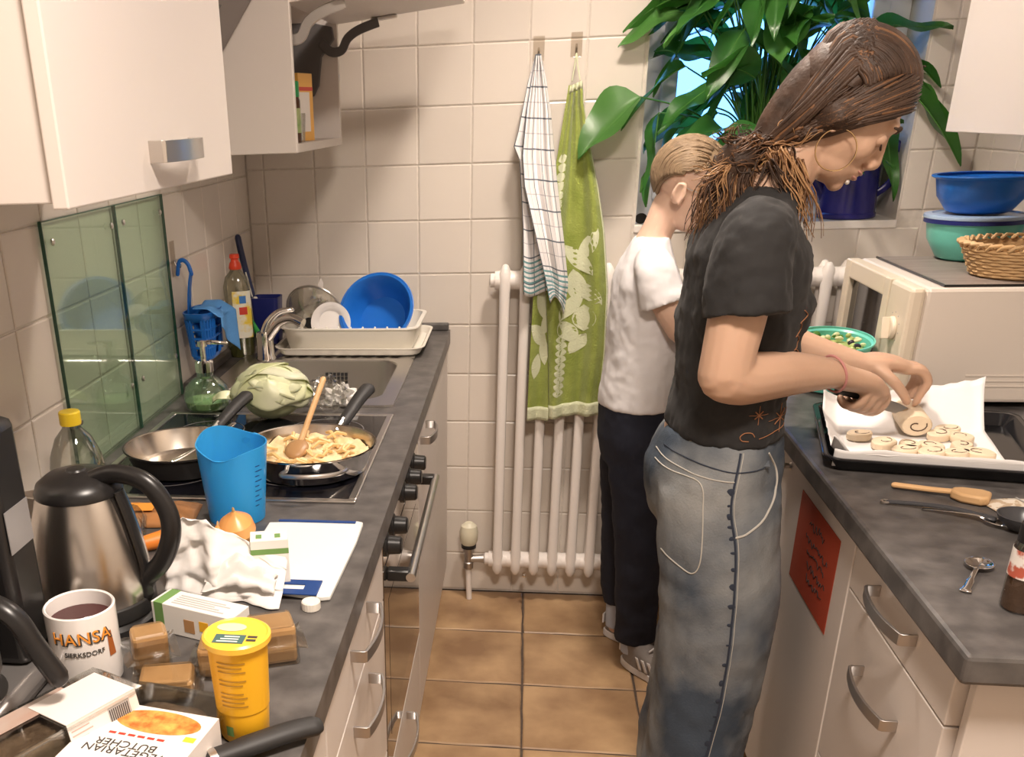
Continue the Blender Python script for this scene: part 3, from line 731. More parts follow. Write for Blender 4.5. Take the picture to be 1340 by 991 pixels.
for z, k in ((0, 1), (.010, 1), (.0115, .9)):
    R1.append([((.0125 + (.0004 if q % 2 else 0)) * k * math.cos(2 * PI * q / 40), (.0125 + (.0004 if q % 2 else 0)) * k * math.sin(2 * PI * q / 40), z) for q in range(40)])
cp.rings(R1); cp.build('cap_body', M_whiteplastic, t, smooth=.3)

# crumpled sheet of paper
t = thing('crumpled_paper', 'crumpled white paper sheet standing between the cartons', 'paper', (-.245, -1.80, WZ))
rng = random.Random(11)
def crump(u, v):
    x = -.085 + .175 * u; n1 = _nz.noise(V(u * 5, v * 5, 3)); n2 = _nz.noise(V(u * 11, v * 9, 8))
    top = .102 * (1 - .9 * max(0, u - .38) ** .9) + .012 * n1 - .028 * max(0, .18 - u) / .18
    crease = -.030 * math.exp(-((u - .45) / .09) ** 2)
    z = .002 + top * v + .004 * n2 * v
    y = -.018 + .042 * (1 - v) * (u - .2) * -1.0 + crease * (.3 + .7 * (1 - abs(2 * v - 1))) + .012 * n1 + .006 * n2 - .03 * (1 - v) ** 2
    return (x, y, z)
MB().grid(crump, 40, 24).build('sheet', M_paper, t, smooth=3, solid=.0006)
def crump2(u, v):
    n1 = _nz.noise(V(u * 6, v * 6, 13)); return (-.02 + .10 * u + .01 * n1, -.035 - .03 * v, .004 + .066 * (1 - abs(v - .35)) * (1 - .55 * abs(2 * u - 1)) + .010 * n1)
MB().grid(crump2, 24, 18).build('folded_flap', M_paper, t, smooth=3, solid=.0006)

# cartons
def carton(name, label, loc, rz, d, panels, rot=None):
    t = thing(name, label, 'carton', loc, rz)
    MB().bb(-d[0] / 2, d[0] / 2, -d[1] / 2, d[1] / 2, 0, d[2]).build('box', mat('carton white', (.80, .77, .72), .5), t, smooth=0, bevel=.001)
    for nm, mt, b in panels:
        MB().bb(*b).build(nm, mt, t, smooth=0)
    return t
d = (.052, .036, .066); e = .0003
carton('juice_carton', 'small white carton with green band standing on the board', (-.183, -1.803, WZ + .009), .25, d, [
    ('green_band', M_green_print, (-.0262, .0262, -.0183, .0183, .045, .053)),
    ('side_print', M_green_print, (-.0263, -.0259, -.012, .012, .008, .06)),
    ('emblem', M_green_print, (-.018, -.010, -.010, .004, d[2], d[2] + e)), ('emblem', M_green_print, (.008, .016, -.010, .004, d[2], d[2] + e))] +
    [('print_line', M_grey_print, (-.019, .012 + .006 * (i % 2), -.0183, -.0179, .006 + i * .0055, .008 + i * .0055)) for i in range(6)])
d = (.125, .040, .042)
t = carton('juice_carton', 'white drink carton lying on its side beside the kettle', (-.240, -1.952, WZ), -.33, d, [
    ('green_band', M_green_print, (-.058, -.044, -.0203, .0203, .002, .0423)),
    ('end_print', M_green_print, (-.0628, -.0624, -.018, .018, .003, .028)),
    ('picture', M_yellow, (.012, .026, -.0204, -.0199, .014, .028)), ('picture', mat('nut print', (.45, .24, .10), .5), (-.012, .004, -.0204, -.0199, .008, .026)), ('picture', MATS['nut print'], (.018, .045, -.0204, -.0199, .001, .012))] +
    [('print_line', M_grey_print, (-.035, .045 - .01 * (i % 3), -.013 + i * .0052, -.0105 + i * .0052, .042, .0423)) for i in range(5)])

# vacuum packed tofu
M_tofu = mat('smoked tofu', (.36, .20, .08), .35, col2=(.50, .31, .14), vscale=18, bump=.2, bscale=30)
for loc, rz, d, rot, lab in (((-.272, -2.052, WZ + .0075), 0, (.042, .026, .058), (.28, 0, .5), 'upright slab of packed tofu leaning beside the mug'),
    ((-.236, -2.098, WZ), .25, (.062, .046, .026), None, 'flat slab of packed tofu behind the mince tray'),
    ((-.190, -2.043, WZ), .15, (.045, .040, .040), None, 'small cube of packed tofu between other tofu packs'),
    ((-.134, -2.005, WZ), .38, (.056, .045, .050), None, 'large block of packed tofu behind the yellow cup')):
    t = thing('tofu_pack', lab, 'tofu', loc, rz, 'vacuum packed tofu blocks', rot=rot)
    MB().bb(-d[0] / 2, d[0] / 2, -d[1] / 2, d[1] / 2, .001, d[2]).build('tofu_block', M_tofu, t, smooth=0, bevel=.005)
    R = []
    for z, g in ((.0005, .003), (d[2] * .45, .002), (d[2] * .5, .012), (d[2] * .55, .002), (d[2] + .0015, -.002)):
        R.append([(x, y, z + .002 * math.sin(k * 1.7) * (g > .01)) for k, (x, y) in enumerate(rrect(d[0] + 2 * g, d[1] + 2 * g, .006, 3))])
    MB().rings(R).build('film', M_film, t)

# trays of mince in sleeves
M_mince = mat('dark mince', (.20, .13, .08), .6, col2=(.40, .28, .18), vscale=55, bump=1.0, bscale=140)
M_sleeve = mat('white sleeve', (.80, .74, .70), .45)
def mince_pack(name, label, loc, rot, w, l, h, sleeve):
    t = thing(name, label, 'food tray', loc, rot=rot, group='trays of mince')
    R = [[(x, y, z) for x, y in rrect(w - 2 * i, l - 2 * i, .014, 4)] for z, i in ((0, .008), (h - .004, .001), (h - .003, -.004), (h, -.004), (h - .001, .002), (.002, .010))]
    MB().rings(R).build('tray', M_clear, t)
    def mn(u, v):
        a = 2 * PI * u; sx = (w / 2 - .009); sy = (l / 2 - .009); c, s_ = math.cos(a), math.sin(a); q = v
        ex = abs(c) ** .45 * (1 if c > 0 else -1); ey = abs(s_) ** .45 * (1 if s_ > 0 else -1)
        x, y = ex * sx * q, ey * sy * q
        return (x, y, h * .72 * (1 - (v > .97) * .9) + .003 * _nz.noise(V(x * 160, y * 160, 2)))
    m = MB(); m.grid(mn, 60, 14); m.build('mince', M_mince, t, smooth=3)
    MB().bb(-w / 2 - .002, w / 2 + .002, -l / 2 - .002, l / 2 + .002, h + .0002, h + .0006).build('lid_film', M_film, t, smooth=0)
    return t
t = mince_pack('mince_tray', 'white sleeved mince tray lying flat at the worktop edge', (-.214, -2.247, WZ), (0, 0, -.17), .118, .205, .036, 1)
y0, y1, z1 = -.1, .058, .0372
MB().bb(-.062, .062, y0, y1, z1, z1 + .0012).bb(-.0632, -.062, y0, y1, .001, z1 + .0012).bb(.062, .0632, y0, y1, .001, z1 + .0012).build('sleeve', M_sleeve, t, smooth=0)
def oval(u, v):
    a = 2 * PI * u; return (.006 + .048 * v * math.cos(a), .034 + .020 * v * math.sin(a), z1 + .0015)
MB().grid(oval, 28, 5).build('pasta_picture', mat('pasta print', (.50, .12, .02), .5, col2=(.80, .42, .10), vscale=90, detail=6), t, smooth=0)
MB().lathe([(0, z1 + .0014), (.007, z1 + .0014), (.007, z1 + .0017), (0, z1 + .0017)], 16, Matrix.Translation((-.046, .048, 0))).build('emblem', M_green_print, t)
MB().bb(.046, .058, .010, .018, z1 + .0014, z1 + .0017).build('emblem', mat('lime print', (.55, .62, .05), .5), t, smooth=0)
for txt, yy, sz in (('VEGETARIAN', -.022, .0155), ('BUTCHER', -.010, .0155)):
    me = text_mesh(txt, sz, .0002); o = link('lettering', me, M_dark_print if sz > .01 else M_red_print, t, loc=(-.002 if 'V' in txt else -.006, yy, z1 + .0016), rot=(0, 0, PI + .0))
for i in range(6): MB().bb(-.035 + i * .011, -.027 + i * .011, .004, .0075, z1 + .0014, z1 + .0016).build('small_print', M_red_print, t, smooth=0)
t = mince_pack('mince_tray', 'tilted mince tray with barcode sleeve leaning against the mug', (-.318, -2.236, WZ + .0125), (math.radians(3), math.radians(-8), math.radians(-34)), .092, .19, .036, 0)
MB().bb(.047, .0482, .005, .088, -.001, .038).bb(-.03, .0482, .005, .088, .0375, .0386).build('sleeve', M_sleeve, t, smooth=0)
MB().bb(.0484, .0487, .052, .078, .006, .032).build('barcode', M_grey_print, t, smooth=0)
for i in range(10): MB().bb(.0488, .0490, .053 + i * .0024, .0541 + i * .0024, .008, .030).build('barcode_bar', M_dark_print, t, smooth=0)
MB().bb(-.04, -.006, -.06, .05, .0372, .0378).build('printed_label', mat('label print', (.50, .46, .42), .4, col2=(.40, .16, .08), vscale=12), t, smooth=0)
for i in range(5): MB().bb(.0483, .0486, .008, .032 - .003 * (i % 3), .006 + i * .0055, .0075 + i * .0055).build('print_line', mat('pale red print', (.62, .40, .36), .5), t, smooth=0)

# yellow cup
t = thing('snack_cup', 'tall yellow drink cup with printed lid', 'cup', (-.126, -2.165, WZ))
MB().lathe([(0, 0), (.0245, 0), (.026, .003), (.0275, .03), (.0275, .036), (.0285, .037), (.0315, .112), (0, .112)], 40).build('cup_body', M_yellow, t)
MB().lathe([(0, .1125), (.034, .1125), (.0355, .1135), (.0355, .1195), (.033, .1215), (.031, .120), (0, .120)], 40).build('lid', mat('yellow lid', (.92, .55, .06), .3), t)
lm = MB(); lm.bb(-.02, .012, -.022, -.004, .1202, .1206); lm.build('lid_label', mat('teal label', (.06, .13, .12), .4), t, smooth=0)
for i in range(3): MB().bb(-.016 + i * .003, .006, -.0195 + i * .005, -.0175 + i * .005, .1206, .1208).build('print_line', M_whiteplastic, t, smooth=0)
MB().grid(lambda u, v: (-.008 + .016 * v * math.cos(2 * PI * u), .012 + .009 * v * math.sin(2 * PI * u), .1205), 16, 3).build('nut_picture', mat('cream nut print', (.82, .58, .40), .5), t, smooth=0)
MB().bb(.014, .024, -.016, -.012, .1202, .1206).bb(.014, .024, -.009, -.005, .1202, .1206).build('lid_print', M_dark_print, t, smooth=0)
def curved(a0, a1, z0, z1_, rr0=.0287):
    m = MB(); m.grid(lambda u, v: ((rr0 + (z0 + (z1_ - z0) * v - .037) * .04 + .0004) * math.cos(a0 + (a1 - a0) * u), (rr0 + (z0 + (z1_ - z0) * v - .037) * .04 + .0004) * math.sin(a0 + (a1 - a0) * u), z0 + (z1_ - z0) * v), 8, 1); return m
for i in range(11):
    z = .048 + i * .0052
    if i in (4, 7): continue
    curved(math.radians(-118), math.radians(-62 - (i * 7) % 14), z, z + .0016).build('print_line', mat('brown small print', (.45, .24, .03), .5), t, smooth=0)
curved(math.radians(-118), math.radians(-100), .010, .022, .0275).build('emblem', M_green_print, t, smooth=0)

# knife with black handle at the edge
t = thing('kitchen_utensil', 'black plastic utensil handle at the worktop edge', 'utensil', (-.105, -2.205, WZ + .001), math.radians(36))
hp = spline([(-.045, 0, .010), (0, 0, .012), (.04, 0, .013), (.068, 0, .011)], 5)
MB().tube(hp, [(.009, .0125)] * 4 + [(.010, .014)] * 8 + [(.010, .0135)] * 4, 14, ref=(0, 0, 1), rnd=True).build('handle', M_black_matt, t)
MB().tube([(-.05, 0, .010), (-.042, 0, .010)], [(.0095, .0135)] * 2, 14, ref=(0, 0, 1)).build('bolster', M_steel, t)
bl = MB(); bl.add([(-.05, -.011, .0105), (-.05, .011, .0105), (-.066, .006, .004), (-.066, -.006, .004), (-.05, -.011, .009), (-.05, .011, .009), (-.066, .006, .0025), (-.066, -.006, .0025)], [(0, 1, 2, 3), (7, 6, 5, 4), (0, 3, 7, 4), (1, 5, 6, 2), (2, 6, 7, 3), (0, 4, 5, 1)]); bl.build('tang', M_steel, t, smooth=0)

# things behind the kettle
M_pepper = mat('orange pepper', (.80, .16, .01), .2, bump=.1, bscale=6)
def lumpy(r, hh, lobes, mt, name, t, R=None, amp=.08, n=30):
    m = MB(); Rg = []
    for j in range(1, 12):
        p = -PI / 2 + PI * j / 12
        Rg.append([(r * math.cos(p) * (1 + amp * math.cos(lobes * 2 * PI * k / n)) * math.cos(2 * PI * k / n), r * math.cos(p) * (1 + amp * math.cos(lobes * 2 * PI * k / n)) * math.sin(2 * PI * k / n), hh * (math.sin(p) + 1)) for k in range(n)])
    m.rings(Rg, M=R); return m.build(name, mt, t)
t = thing('bell_pepper', 'orange pepper lying behind the steel kettle', 'pepper', (-.575, -1.79, WZ)); lumpy(.034, .036, 4, M_pepper, 'fruit', t)
MB().tube([(0, 0, .068), (.003, .002, .078), (.008, .003, .086)], [.005, .004, .0045], 8).build('stem', M_green_print, t)
t = thing('carrot', 'orange carrot lying behind the kettle handle', 'carrot', (-.40, -1.70, WZ), .6)
MB().tube(spline([(-.06, 0, .006), (-.02, 0, .012), (.03, 0, .015), (.06, 0, .015)], 4), [.005, .006, .008, .010, .011, .012, .013, .014, .015, .0155, .015, .0148, .014], 14, rnd=True).build('root', mat('carrot skin', (.75, .22, .03), .45, bump=.2, bscale=40), t)
MB().tube([(.065, 0, .015), (.074, 0, .018)], [.005, .003], 8).build('crown', M_green_print, t)
t = thing('food_packet', 'flat printed food packet lying in front of the hob', 'packet', (-.445, -1.565, WZ), .12)
def pk(u, v):
    e_ = min(u, 1 - u, v, 1 - v); return (-.075 + .15 * u, -.05 + .10 * v, .001 + .014 * min(1, e_ * 5) ** .6 + .003 * _nz.noise(V(u * 6, v * 6, 1)) * min(1, e_ * 6))
MB().grid(pk, 24, 18).build('bag', mat('brown packet', (.20, .10, .05), .35, col2=(.45, .20, .07), vscale=14), t, smooth=3, solid=.0006)
MB().grid(lambda u, v: (-.045 + .05 * u, -.02 + .035 * v, .0195), 2, 2).build('label', M_orange_print, t, smooth=0, solid=.0006)
t = thing('bread_slice_bag', 'clear bag with pale bread behind the kettle handle', 'bread', (-.475, -1.665, WZ), .3)
lumpy(.04, .022, 2, mat('pale bread', (.66, .46, .26), .7, bump=.4, bscale=40), 'bread', t, amp=.12)
R = [[(x, y, z) for x, y in rrect(.10 + 2 * i, .085 + 2 * i, .02, 3)] for z, i in ((.0005, 0), (.025, .004), (.045, -.006), (.05, -.02))]
MB().rings(R).build('bag_film', M_film, t)

# ------------------------------------------------------------------ sink end
# soap dispenser
t = thing('soap_dispenser', 'round glass soap dispenser with chrome pump', 'soap dispenser', (-.545, -.915, WZ + .0))
MB().lathe(shell([(0, 0), (.038, 0), (.049, .01), (.053, .032), (.048, .055), (.032, .072), (.019, .08), (.018, .092)], .002), 36).build('glass_jar', thin_glass('aqua glass', (.86, .95, .92), .12), t)
MB().lathe([(0, .003), (.036, .003), (.047, .012), (.050, .026), (0, .026)], 32).build('soap', mat('pale green soap', (.55, .66, .30), .2), t)
MB().lathe([(.0205, .09), (.0205, .112), (.016, .116), (.006, .117), (.006, .145), (.0105, .146), (.0105, .158), (0, .159)], 24).build('pump', M_chrome, t)
MB().tube([(0, 0, .153), (.02, .006, .154), (.052, .014, .150)], [.0055, .005, .0038], 10, rnd=True).build('nozzle', M_chrome, t)

# lettuce
M_lett = leaf_mat('lettuce leaf', (.74, .78, .42), (.92, .92, .72), (.75, .80, .40))
t = thing('lettuce', 'pale green iceberg lettuce between hob and sink', 'lettuce', (-.375, -.985, HZ + .006))
lumpy(.066, .054, 3, M_lett, 'heart', t, amp=.03)
rng = random.Random(21)
for i in range(9):
    ax = Euler((rng.uniform(-1.0, .5), rng.uniform(-.9, .9), i * 2.4)).to_matrix(); k0 = 1.0 + .016 * i
    def lf(u, v, ax=ax, k0=k0, i=i):
        a = 2 * PI * u; edge = 1.15 + .22 * _nz.noise(V(math.cos(a) * 1.6, math.sin(a) * 1.6, i * 3.1))
        p = v * edge; rr_ = k0 * (1 + .05 * _nz.noise(V(u * 5, v * 3, i)) + .16 * max(0, v - .72) * (1 + math.sin(a * 5 + i)))
        q = ax @ V(math.sin(p) * math.cos(a), math.sin(p) * math.sin(a), math.cos(p)) * rr_
        rib = 1 + .02 * math.cos(a * 4)
        return (q.x * .076 * rib, q.y * .062 * rib, max(.001, .055 + q.z * .055))
    MB().grid(lf, 40, 12).build('leaf', M_lett, t, smooth=3, solid=.0008)
def lf(u, v): 
    w_ = .030 * math.sin(PI * min(1, .15 + v * .85)) ; return (-.075 - .06 * v, -.005 + w_ * (u - .5) * 2 + .004 * math.sin(9 * v), .045 + .015 * math.sin(3 * v) - .01 * v + .006 * math.cos((u - .5) * 8))
MB().grid(lf, 10, 12).build('leaf', M_lett, t, smooth=3, solid=.0008)
t = thing('plastic_bag', 'crumpled clear plastic bag behind the lettuce', 'bag', (-.262, -.93, HZ + .006))
def bagf(u, v):
    a = 2 * PI * u; r = .045 * (math.sin(PI * min(.98, v * .9 + .05)) ** .7); n1 = _nz.noise(V(math.cos(a) * 2.5, math.sin(a) * 2.5, v * 5)); r *= 1 + .5 * n1
    return (r * math.cos(a), r * .7 * math.sin(a) , .001 + .075 * v + .012 * n1 * v)
MB().grid(bagf, 30, 16).build('film', M_film, t, smooth=.3)
t = thing('paper_towel', 'crumpled white kitchen paper on the sink edge', 'paper', (-.245, -.868, HZ + .0075))
def ptf(u, v):
    a = 2 * PI * u; p = PI * (v * .5); n1 = _nz.noise(V(math.cos(a) * 3 * math.sin(p), math.sin(a) * 3 * math.sin(p), v * 6 + 3)); r = .030 * (1 + .55 * n1)
    return (r * math.sin(p) * math.cos(a) * 1.2, r * math.sin(p) * math.sin(a) * .7, max(.0003, .038 * math.cos(p) * (1 + .6 * n1)))
MB().grid(ptf, 36, 18).build('wad', M_paper, t, smooth=.4)

# dish rack
t = thing('dish_rack', 'cream plastic dish rack and drip tray at the end wall', 'dish rack', (-.308, -.245, HZ + .0075))
def ringset(w, d, items): return [[(x, y, z) for x, y in rrect(w + 2 * g, d + 2 * g, .03 + g * .5, 5)] for z, g in items]
m = MB(); m.rings(ringset(.375, .285, [(0, 0), (.003, .006), (.020, .015), (.021, .020), (.023, .020), (.022, .013), (.006, .003), (.005, -.01)])); m.build('drip_tray', M_whiteplastic, t)
m = MB(); m.rings(ringset(.335, .245, [(.008, 0), (.012, .004), (.052, .014), (.068, .017), (.069, .024), (.072, .024), (.072, .013), (.05, .009), (.016, .000), (.014, -.01)])); m.build('rack', M_whiteplastic, t)
for i in range(9): MB().tube([(-.14 + i * .034, -.07, .016), (-.14 + i * .034, -.07, .05), (-.14 + i * .034, -.066, .06)], .003, 8, rnd=True).build('peg', M_whiteplastic, t)
MB().bb(-.155, -.15, -.11, .11, .016, .060).build('divider', M_whiteplastic, t, bevel=.001)
t = thing('mixing_bowl', 'blue plastic bowl tipped on edge in the dish rack', 'bowl', (-.245, -.275, HZ + .110), rot=(math.radians(57), 0, math.radians(-12))); t.scale = (.96, .96, .80)
MB().lathe([(0, -.095), (.055, -.095), (.072, -.088), (.093, -.05), (.103, -.005), (.106, 0), (.111, .0), (.111, .003), (.104, .004), (.100, .0), (.089, -.048), (.068, -.084), (0, -.090)], 48).build('bowl_shell', M_plastic_blue, t)
MB().tube([(.111 * math.cos(2 * PI * k / 48), .111 * math.sin(2 * PI * k / 48), .0015) for k in range(48)], .0028, 8, closed=True).build('rim', M_plastic_blue, t)
t = thing('glass_lid', 'domed glass pan lid leaning in the dish rack', 'lid', (-.425, -.235, HZ + .095), rot=(math.radians(115), math.radians(25), 0))
MB().lathe(shell([(0, .032), (.03, .030), (.06, .020), (.082, .004), (.086, 0)], .003), 40).build('dome', thin_glass('lid glass', (.85, .84, .80), .22), t)
MB().tube([(.086 * math.cos(2 * PI * k / 40), .086 * math.sin(2 * PI * k / 40), 0) for k in range(40)], .003, 8, closed=True).build('rim', M_steel, t)
MB().lathe([(.005, .032), (.005, .042), (.016, .048), (.016, .055), (0, .058)], 20).build('knob', M_black, t)
t = thing('spatula', 'steel spatula upright in the dish rack', 'spatula', (-.437, -.16, HZ + .035), rot=(-.15, .05, .2))
MB().tube([(0, 0, 0), (.004, .0, .09)], .004, 8).build('handle', M_steel, t)
b = MB(); b.prism([(-.012, .085), (.014, .085), (.018, .13), (.010, .145)], -.0008, .0008, Matrix.Rotation(PI / 2, 4, 'X')); b.build('blade', M_steel_sat, t, smooth=0)
t = thing('side_plate', 'white plate end standing in the dish rack', 'plate', (-.375, -.275, HZ + .075), rot=(math.radians(80), .2, .25))
MB().lathe([(0, 0), (.035, 0), (.042, .006), (.055, .010), (.056, .012), (.04, .009), (.033, .003), (0, .003)], 36).build('plate_disc', MATS['white china'], t)

# dark blue holder with brush
t = thing('brush_holder', 'navy plastic utensil holder behind the tap', 'holder', (-.572, -.205, HZ + .0075))
m = MB(); m.rings([[(x, y, z) for x, y in rrect(.074 + g, .07 + g, .012, 4)] for z, g in ((0, -.006), (.13, .006), (.13, 0), (.004, -.012))]); m.build('box', M_navy, t)
t = thing('dish_brush', 'long dark blue dish brush standing in the navy holder', 'brush', (-.592, -.205, HZ + .02), rot=(0, -.17, 0))
hp = spline([(0, 0, 0), (0, 0, .08), (-.002, 0, .16), (-.004, 0, .24), (-.003, 0, .285)], 5)
MB().tube(hp, [.007] * 8 + [.009] * 6 + [.0095] * (len(hp) - 14), 12, rnd=True).build('handle', mat('dark blue handle', (.02, .03, .09), .3), t)
MB().tube([(.007, -.006, .07), (.006, -.0062, .115)], [(.008, .004), (.008, .004)], 10, rnd=True).build('grip_inlay', M_whiteplastic, t)
MB().tube([(.0, -.0085, .12), (-.002, -.0095, .19)], .002, 6).build('grip_line', M_whiteplastic, t)
t = thing('scrubber', 'green handled scrubber beside the tap', 'scrubber', (-.548, -.33, HZ + .02), rot=(0, -.55, 0))
MB().tube(spline([(0, 0, 0), (0, 0, .05), (.002, 0, .105)], 4), [(.008, .006)] * 9, 10, rnd=True).build('handle', mat('green plastic', (.03, .30, .05), .35), t)
MB().lathe([(0, -.012), (.014, -.012), (.014, 0), (.006, .004), (0, .004)], 18).build('pad', M_whiteplastic, t)

# washing-up liquid
t = thing('washing_up_bottle', 'washing-up liquid bottle with red cap', 'bottle', (-.614, -.36, WZ)); t.scale = (1.25, 1.25, 1)
m = MB(); R = []
for z, a, b in ((0, .026, .020), (.01, .031, .024), (.09, .031, .024), (.15, .028, .022), (.19, .030, .023), (.215, .024, .02), (.228, .014, .013), (.235, .011, .011)): R.append([(a * math.cos(2 * PI * k / 28), b * math.sin(2 * PI * k / 28), z) for k in range(28)])
m.rings(R); m.build('bottle_body', thin_glass('cloudy clear plastic', (.80, .80, .68), .10, .12), t)
m = MB(); m.rings([[(x * .9, y * .9, min(z, .11)) for x, y, z in r] for r in R[:4]]); m.build('liquid', mat('green liquid', (.30, .32, .10), .1, trans=.6), t)
MB().lathe([(.013, .235), (.014, .24), (.012, .25), (.0085, .256), (.0085, .262), (.011, .264), (.010, .274), (0, .275)], 22).build('cap', mat('red cap', (.62, .05, .015), .35), t)
def lab(u, v):
    a = math.radians(-100 + 85 * u); z = .055 + .125 * v; return (.0318 * math.cos(a), .0248 * math.sin(a), z)
MB().grid(lab, 10, 8).build('label', mat('yellow white label', (.80, .78, .66), .4, col2=(.80, .60, .06), vscale=22, thresh=(.48, .56)), t, smooth=3)
MB().grid(lambda u, v: (.0322 * math.cos(math.radians(-72 + 28 * u)), .0252 * math.sin(math.radians(-72 + 28 * u)), .148 + .02 * v), 4, 2).build('label_emblem', mat('blue print', (.05, .20, .55), .4), t)
MB().grid(lambda u, v: (.0322 * math.cos(math.radians(-75 + 34 * u)), .0252 * math.sin(math.radians(-75 + 34 * u)), .118 + .02 * v), 4, 2).build('label_emblem', M_red_print, t)

# hanging sponge basket
t = thing('wall_hook', 'clear adhesive hook on the wall above the blue basket', 'hook', (XL, -.72, 1.185))
MB().bb(.0004, .0016, -.016, .016, -.035, .045).build('backing', thin_glass('clear tape', (.90, .88, .85), .06, .05, .1), t, smooth=0)
MB().tube(spline([(.003, 0, .0), (.008, 0, -.012), (.016, 0, -.014), (.019, 0, -.004)], 4), .0025, 8, rnd=True).build('hook_wire', M_chrome, t)
t = thing('sponge_basket', 'blue plastic sponge basket hanging from a wall hook', 'basket', (-.606, -.70, .955))
MB().tube(spline([(-.046, -.02, .200), (-.040, -.02, .226), (-.030, -.02, .232), (-.018, -.02, .222), (-.012, -.02, .20)], 5), .005, 10, rnd=True).build('hanger', M_plastic_blue, t)
MB().strip(spline([(-.012, -.02, .205), (-.020, -.02, .17), (-.026, -.02, .12), (-.027, -.02, .08)], 4), .018, .004, (0, 1, 0)).build('strap', M_plastic_blue, t)
def bx(z): k = (z / .11); return .026 + .010 * k, .050 + .016 * k
fr = MB(); bars = []
for z in (0, .004): pass
m = MB(); rings_ = [(0, .8), (.004, .95), (.02, 1.0)]
m.rings([[(bx(z)[0] * s * 2 * x, bx(z)[1] * s * 2 * y, z) for x, y in rrect(1, 1, .3, 5)] for z, s in ((0, .85), (.003, .98), (.012, 1), (.012, .93), (.004, .9), (.003, .8))]); m.build('basket_base', M_plastic_blue, t)
m = MB(); m.rings([[(bx(z)[0] * s * 2 * x, bx(z)[1] * s * 2 * y, z) for x, y in rrect(1, 1, .3, 5)] for z, s in ((.095, 1), (.115, 1.04), (.115, .97), (.095, .93))] , cap=False); m.add([], []); m.build('basket_rim', M_plastic_blue, t, solid=.001)
pr_ = rrect(1, 1, .3, 5)
for k in range(0, 24):
    x, y = pr_[k]; 
    MB().tube([(bx(z)[0] * 1.94 * x, bx(z)[1] * 1.94 * y, z) for z in (.010, .055, .10)], .0035, 6).build('slat', M_plastic_blue, t)
for z in (.032, .054, .076):
    MB().tube([(bx(z)[0] * 1.94 * x, bx(z)[1] * 1.94 * y, z) for x, y in pr_], .0033, 6, closed=True).build('slat', M_plastic_blue, t)
MB().bb(-.026, .026, .052, .062, .012, .10).build('basket_panel', M_plastic_blue, t)
t = thing('dish_cloth', 'light blue dish cloth draped over the basket rim', 'cloth', (-.592, -.69, 1.072))
def cl(u, v):
    y = -.055 + .115 * u; s = v * .16
    if s < .035: x = -.024 + s; z = .006 + .003 * math.sin(u * 9)
    elif s < .07: x = .011 + (s - .035) * .8; z = .006 - (s - .035) * .55 + .003 * math.sin(u * 9)
    else: x = .039 + .006 * math.sin(u * 7 + 1); z = -.013 - (s - .07) * (.25 + .95 * u)
    return (x, y + .025 * v * u, z)
MB().grid(cl, 24, 26).build('cloth_sheet', mat('light blue cloth', (.10, .32, .72), .8, bump=.5, bscale=220), t, smooth=3, solid=.0015)

# spices in the open wall cabinet
t = thing('tea_box', 'orange and white medicine tea box in the open cabinet', 'box', (-.385, -.50, 1.4305), -.2)
MB().bb(-.02, .02, -.042, .042, 0, .145).build('box', mat('orange card', (.80, .42, .08), .5), t, smooth=0, bevel=.001)
MB().bb(.0201, .0204, -.040, .020, .02, .105).bb(-.019, .012, -.0424, -.0421, .02, .105).build('print_panel', M_sleeve, t, smooth=0)
MB().bb(.0202, .0205, -.041, .041, .108, .116).bb(-.019, .0195, -.0424, -.0421, .108, .116).build('red_stripe', M_red_print, t, smooth=0)
for i in range(3): MB().bb(-.014, .008 - .004 * i, -.0427, -.0425, .088 - i * .011, .094 - i * .011).build('print_line', M_grey_print, t, smooth=0)
t = thing('spice_jar', 'dark spice jar with green cap in the open cabinet', 'jar', (-.362, -.675, 1.4305))
MB().lathe([(0, 0), (.016, 0), (.0175, .003), (.0175, .085), (.014, .095), (0, .095)], 26).build('jar_body', mat('brown spice', (.07, .03, .015), .2), t)
MB().lathe([(.0150, .092), (.0165, .093), (.0165, .122), (.015, .124), (0, .124)], 26).build('cap', mat('green cap', (.02, .25, .07), .4), t)
MB().lathe([(.0177, .02), (.018, .02), (.018, .07), (.0177, .07)], 26, close=True).build('label', mat('green label', (.12, .28, .06), .4, col2=(.45, .45, .25), vscale=40), t)
t = thing('storage_tub', 'clear plastic tub in the open cabinet', 'tub', (-.375, -.605, 1.4305))
m = MB(); m.rings([[(x, y, z) for x, y in rrect(.04 + g, .05 + g, .008, 4)] for z, g in ((0, 0), (.06, .006), (.06, .003), (.002, -.003))]); m.build('tub_body', M_clear, t)
MB().bb(-.016, .016, -.02, .02, .003, .03).build('contents', M_whiteplastic, t, bevel=.004)
# ------------------------------------------------------------------ end wall: radiator, towels
t = thing('radiator', 'white column radiator under the window', 'radiator', (.104, -.056, 0))
NS, PX_ = 18, .0583
sec = MB()
for yy in (-.022, .022):
    zs = [(.108, .010), (.118, .015), (.145, .0165), (.18, .0145), (.3, .0135), (.9, .0135), (1.0, .0145), (1.032, .0165), (1.056, .015), (1.066, .010)]
    sec.tube([(0, yy, z) for z, _ in zs], [(r * 1.08, r * .85) for _, r in zs], 16, ref=(1, 0, 0), rnd=True)
for zz in (.145, 1.032):
    sec.tube([(-PX_ / 2, 0, zz), (-PX_ * .3, 0, zz), (0, 0, zz), (PX_ * .3, 0, zz), (PX_ / 2, 0, zz)], [(.026, .028), (.027, .03), (.029, .033), (.027, .03), (.026, .028)], 20, ref=(0, 0, 1))
sme = sec.mesh('section', .9); sme.materials.append(M_enamel)
for i in range(NS):
    o = bpy.data.objects.new('section', sme); COL.objects.link(o); o.parent = t; o.location = (i * PX_, 0, 0)
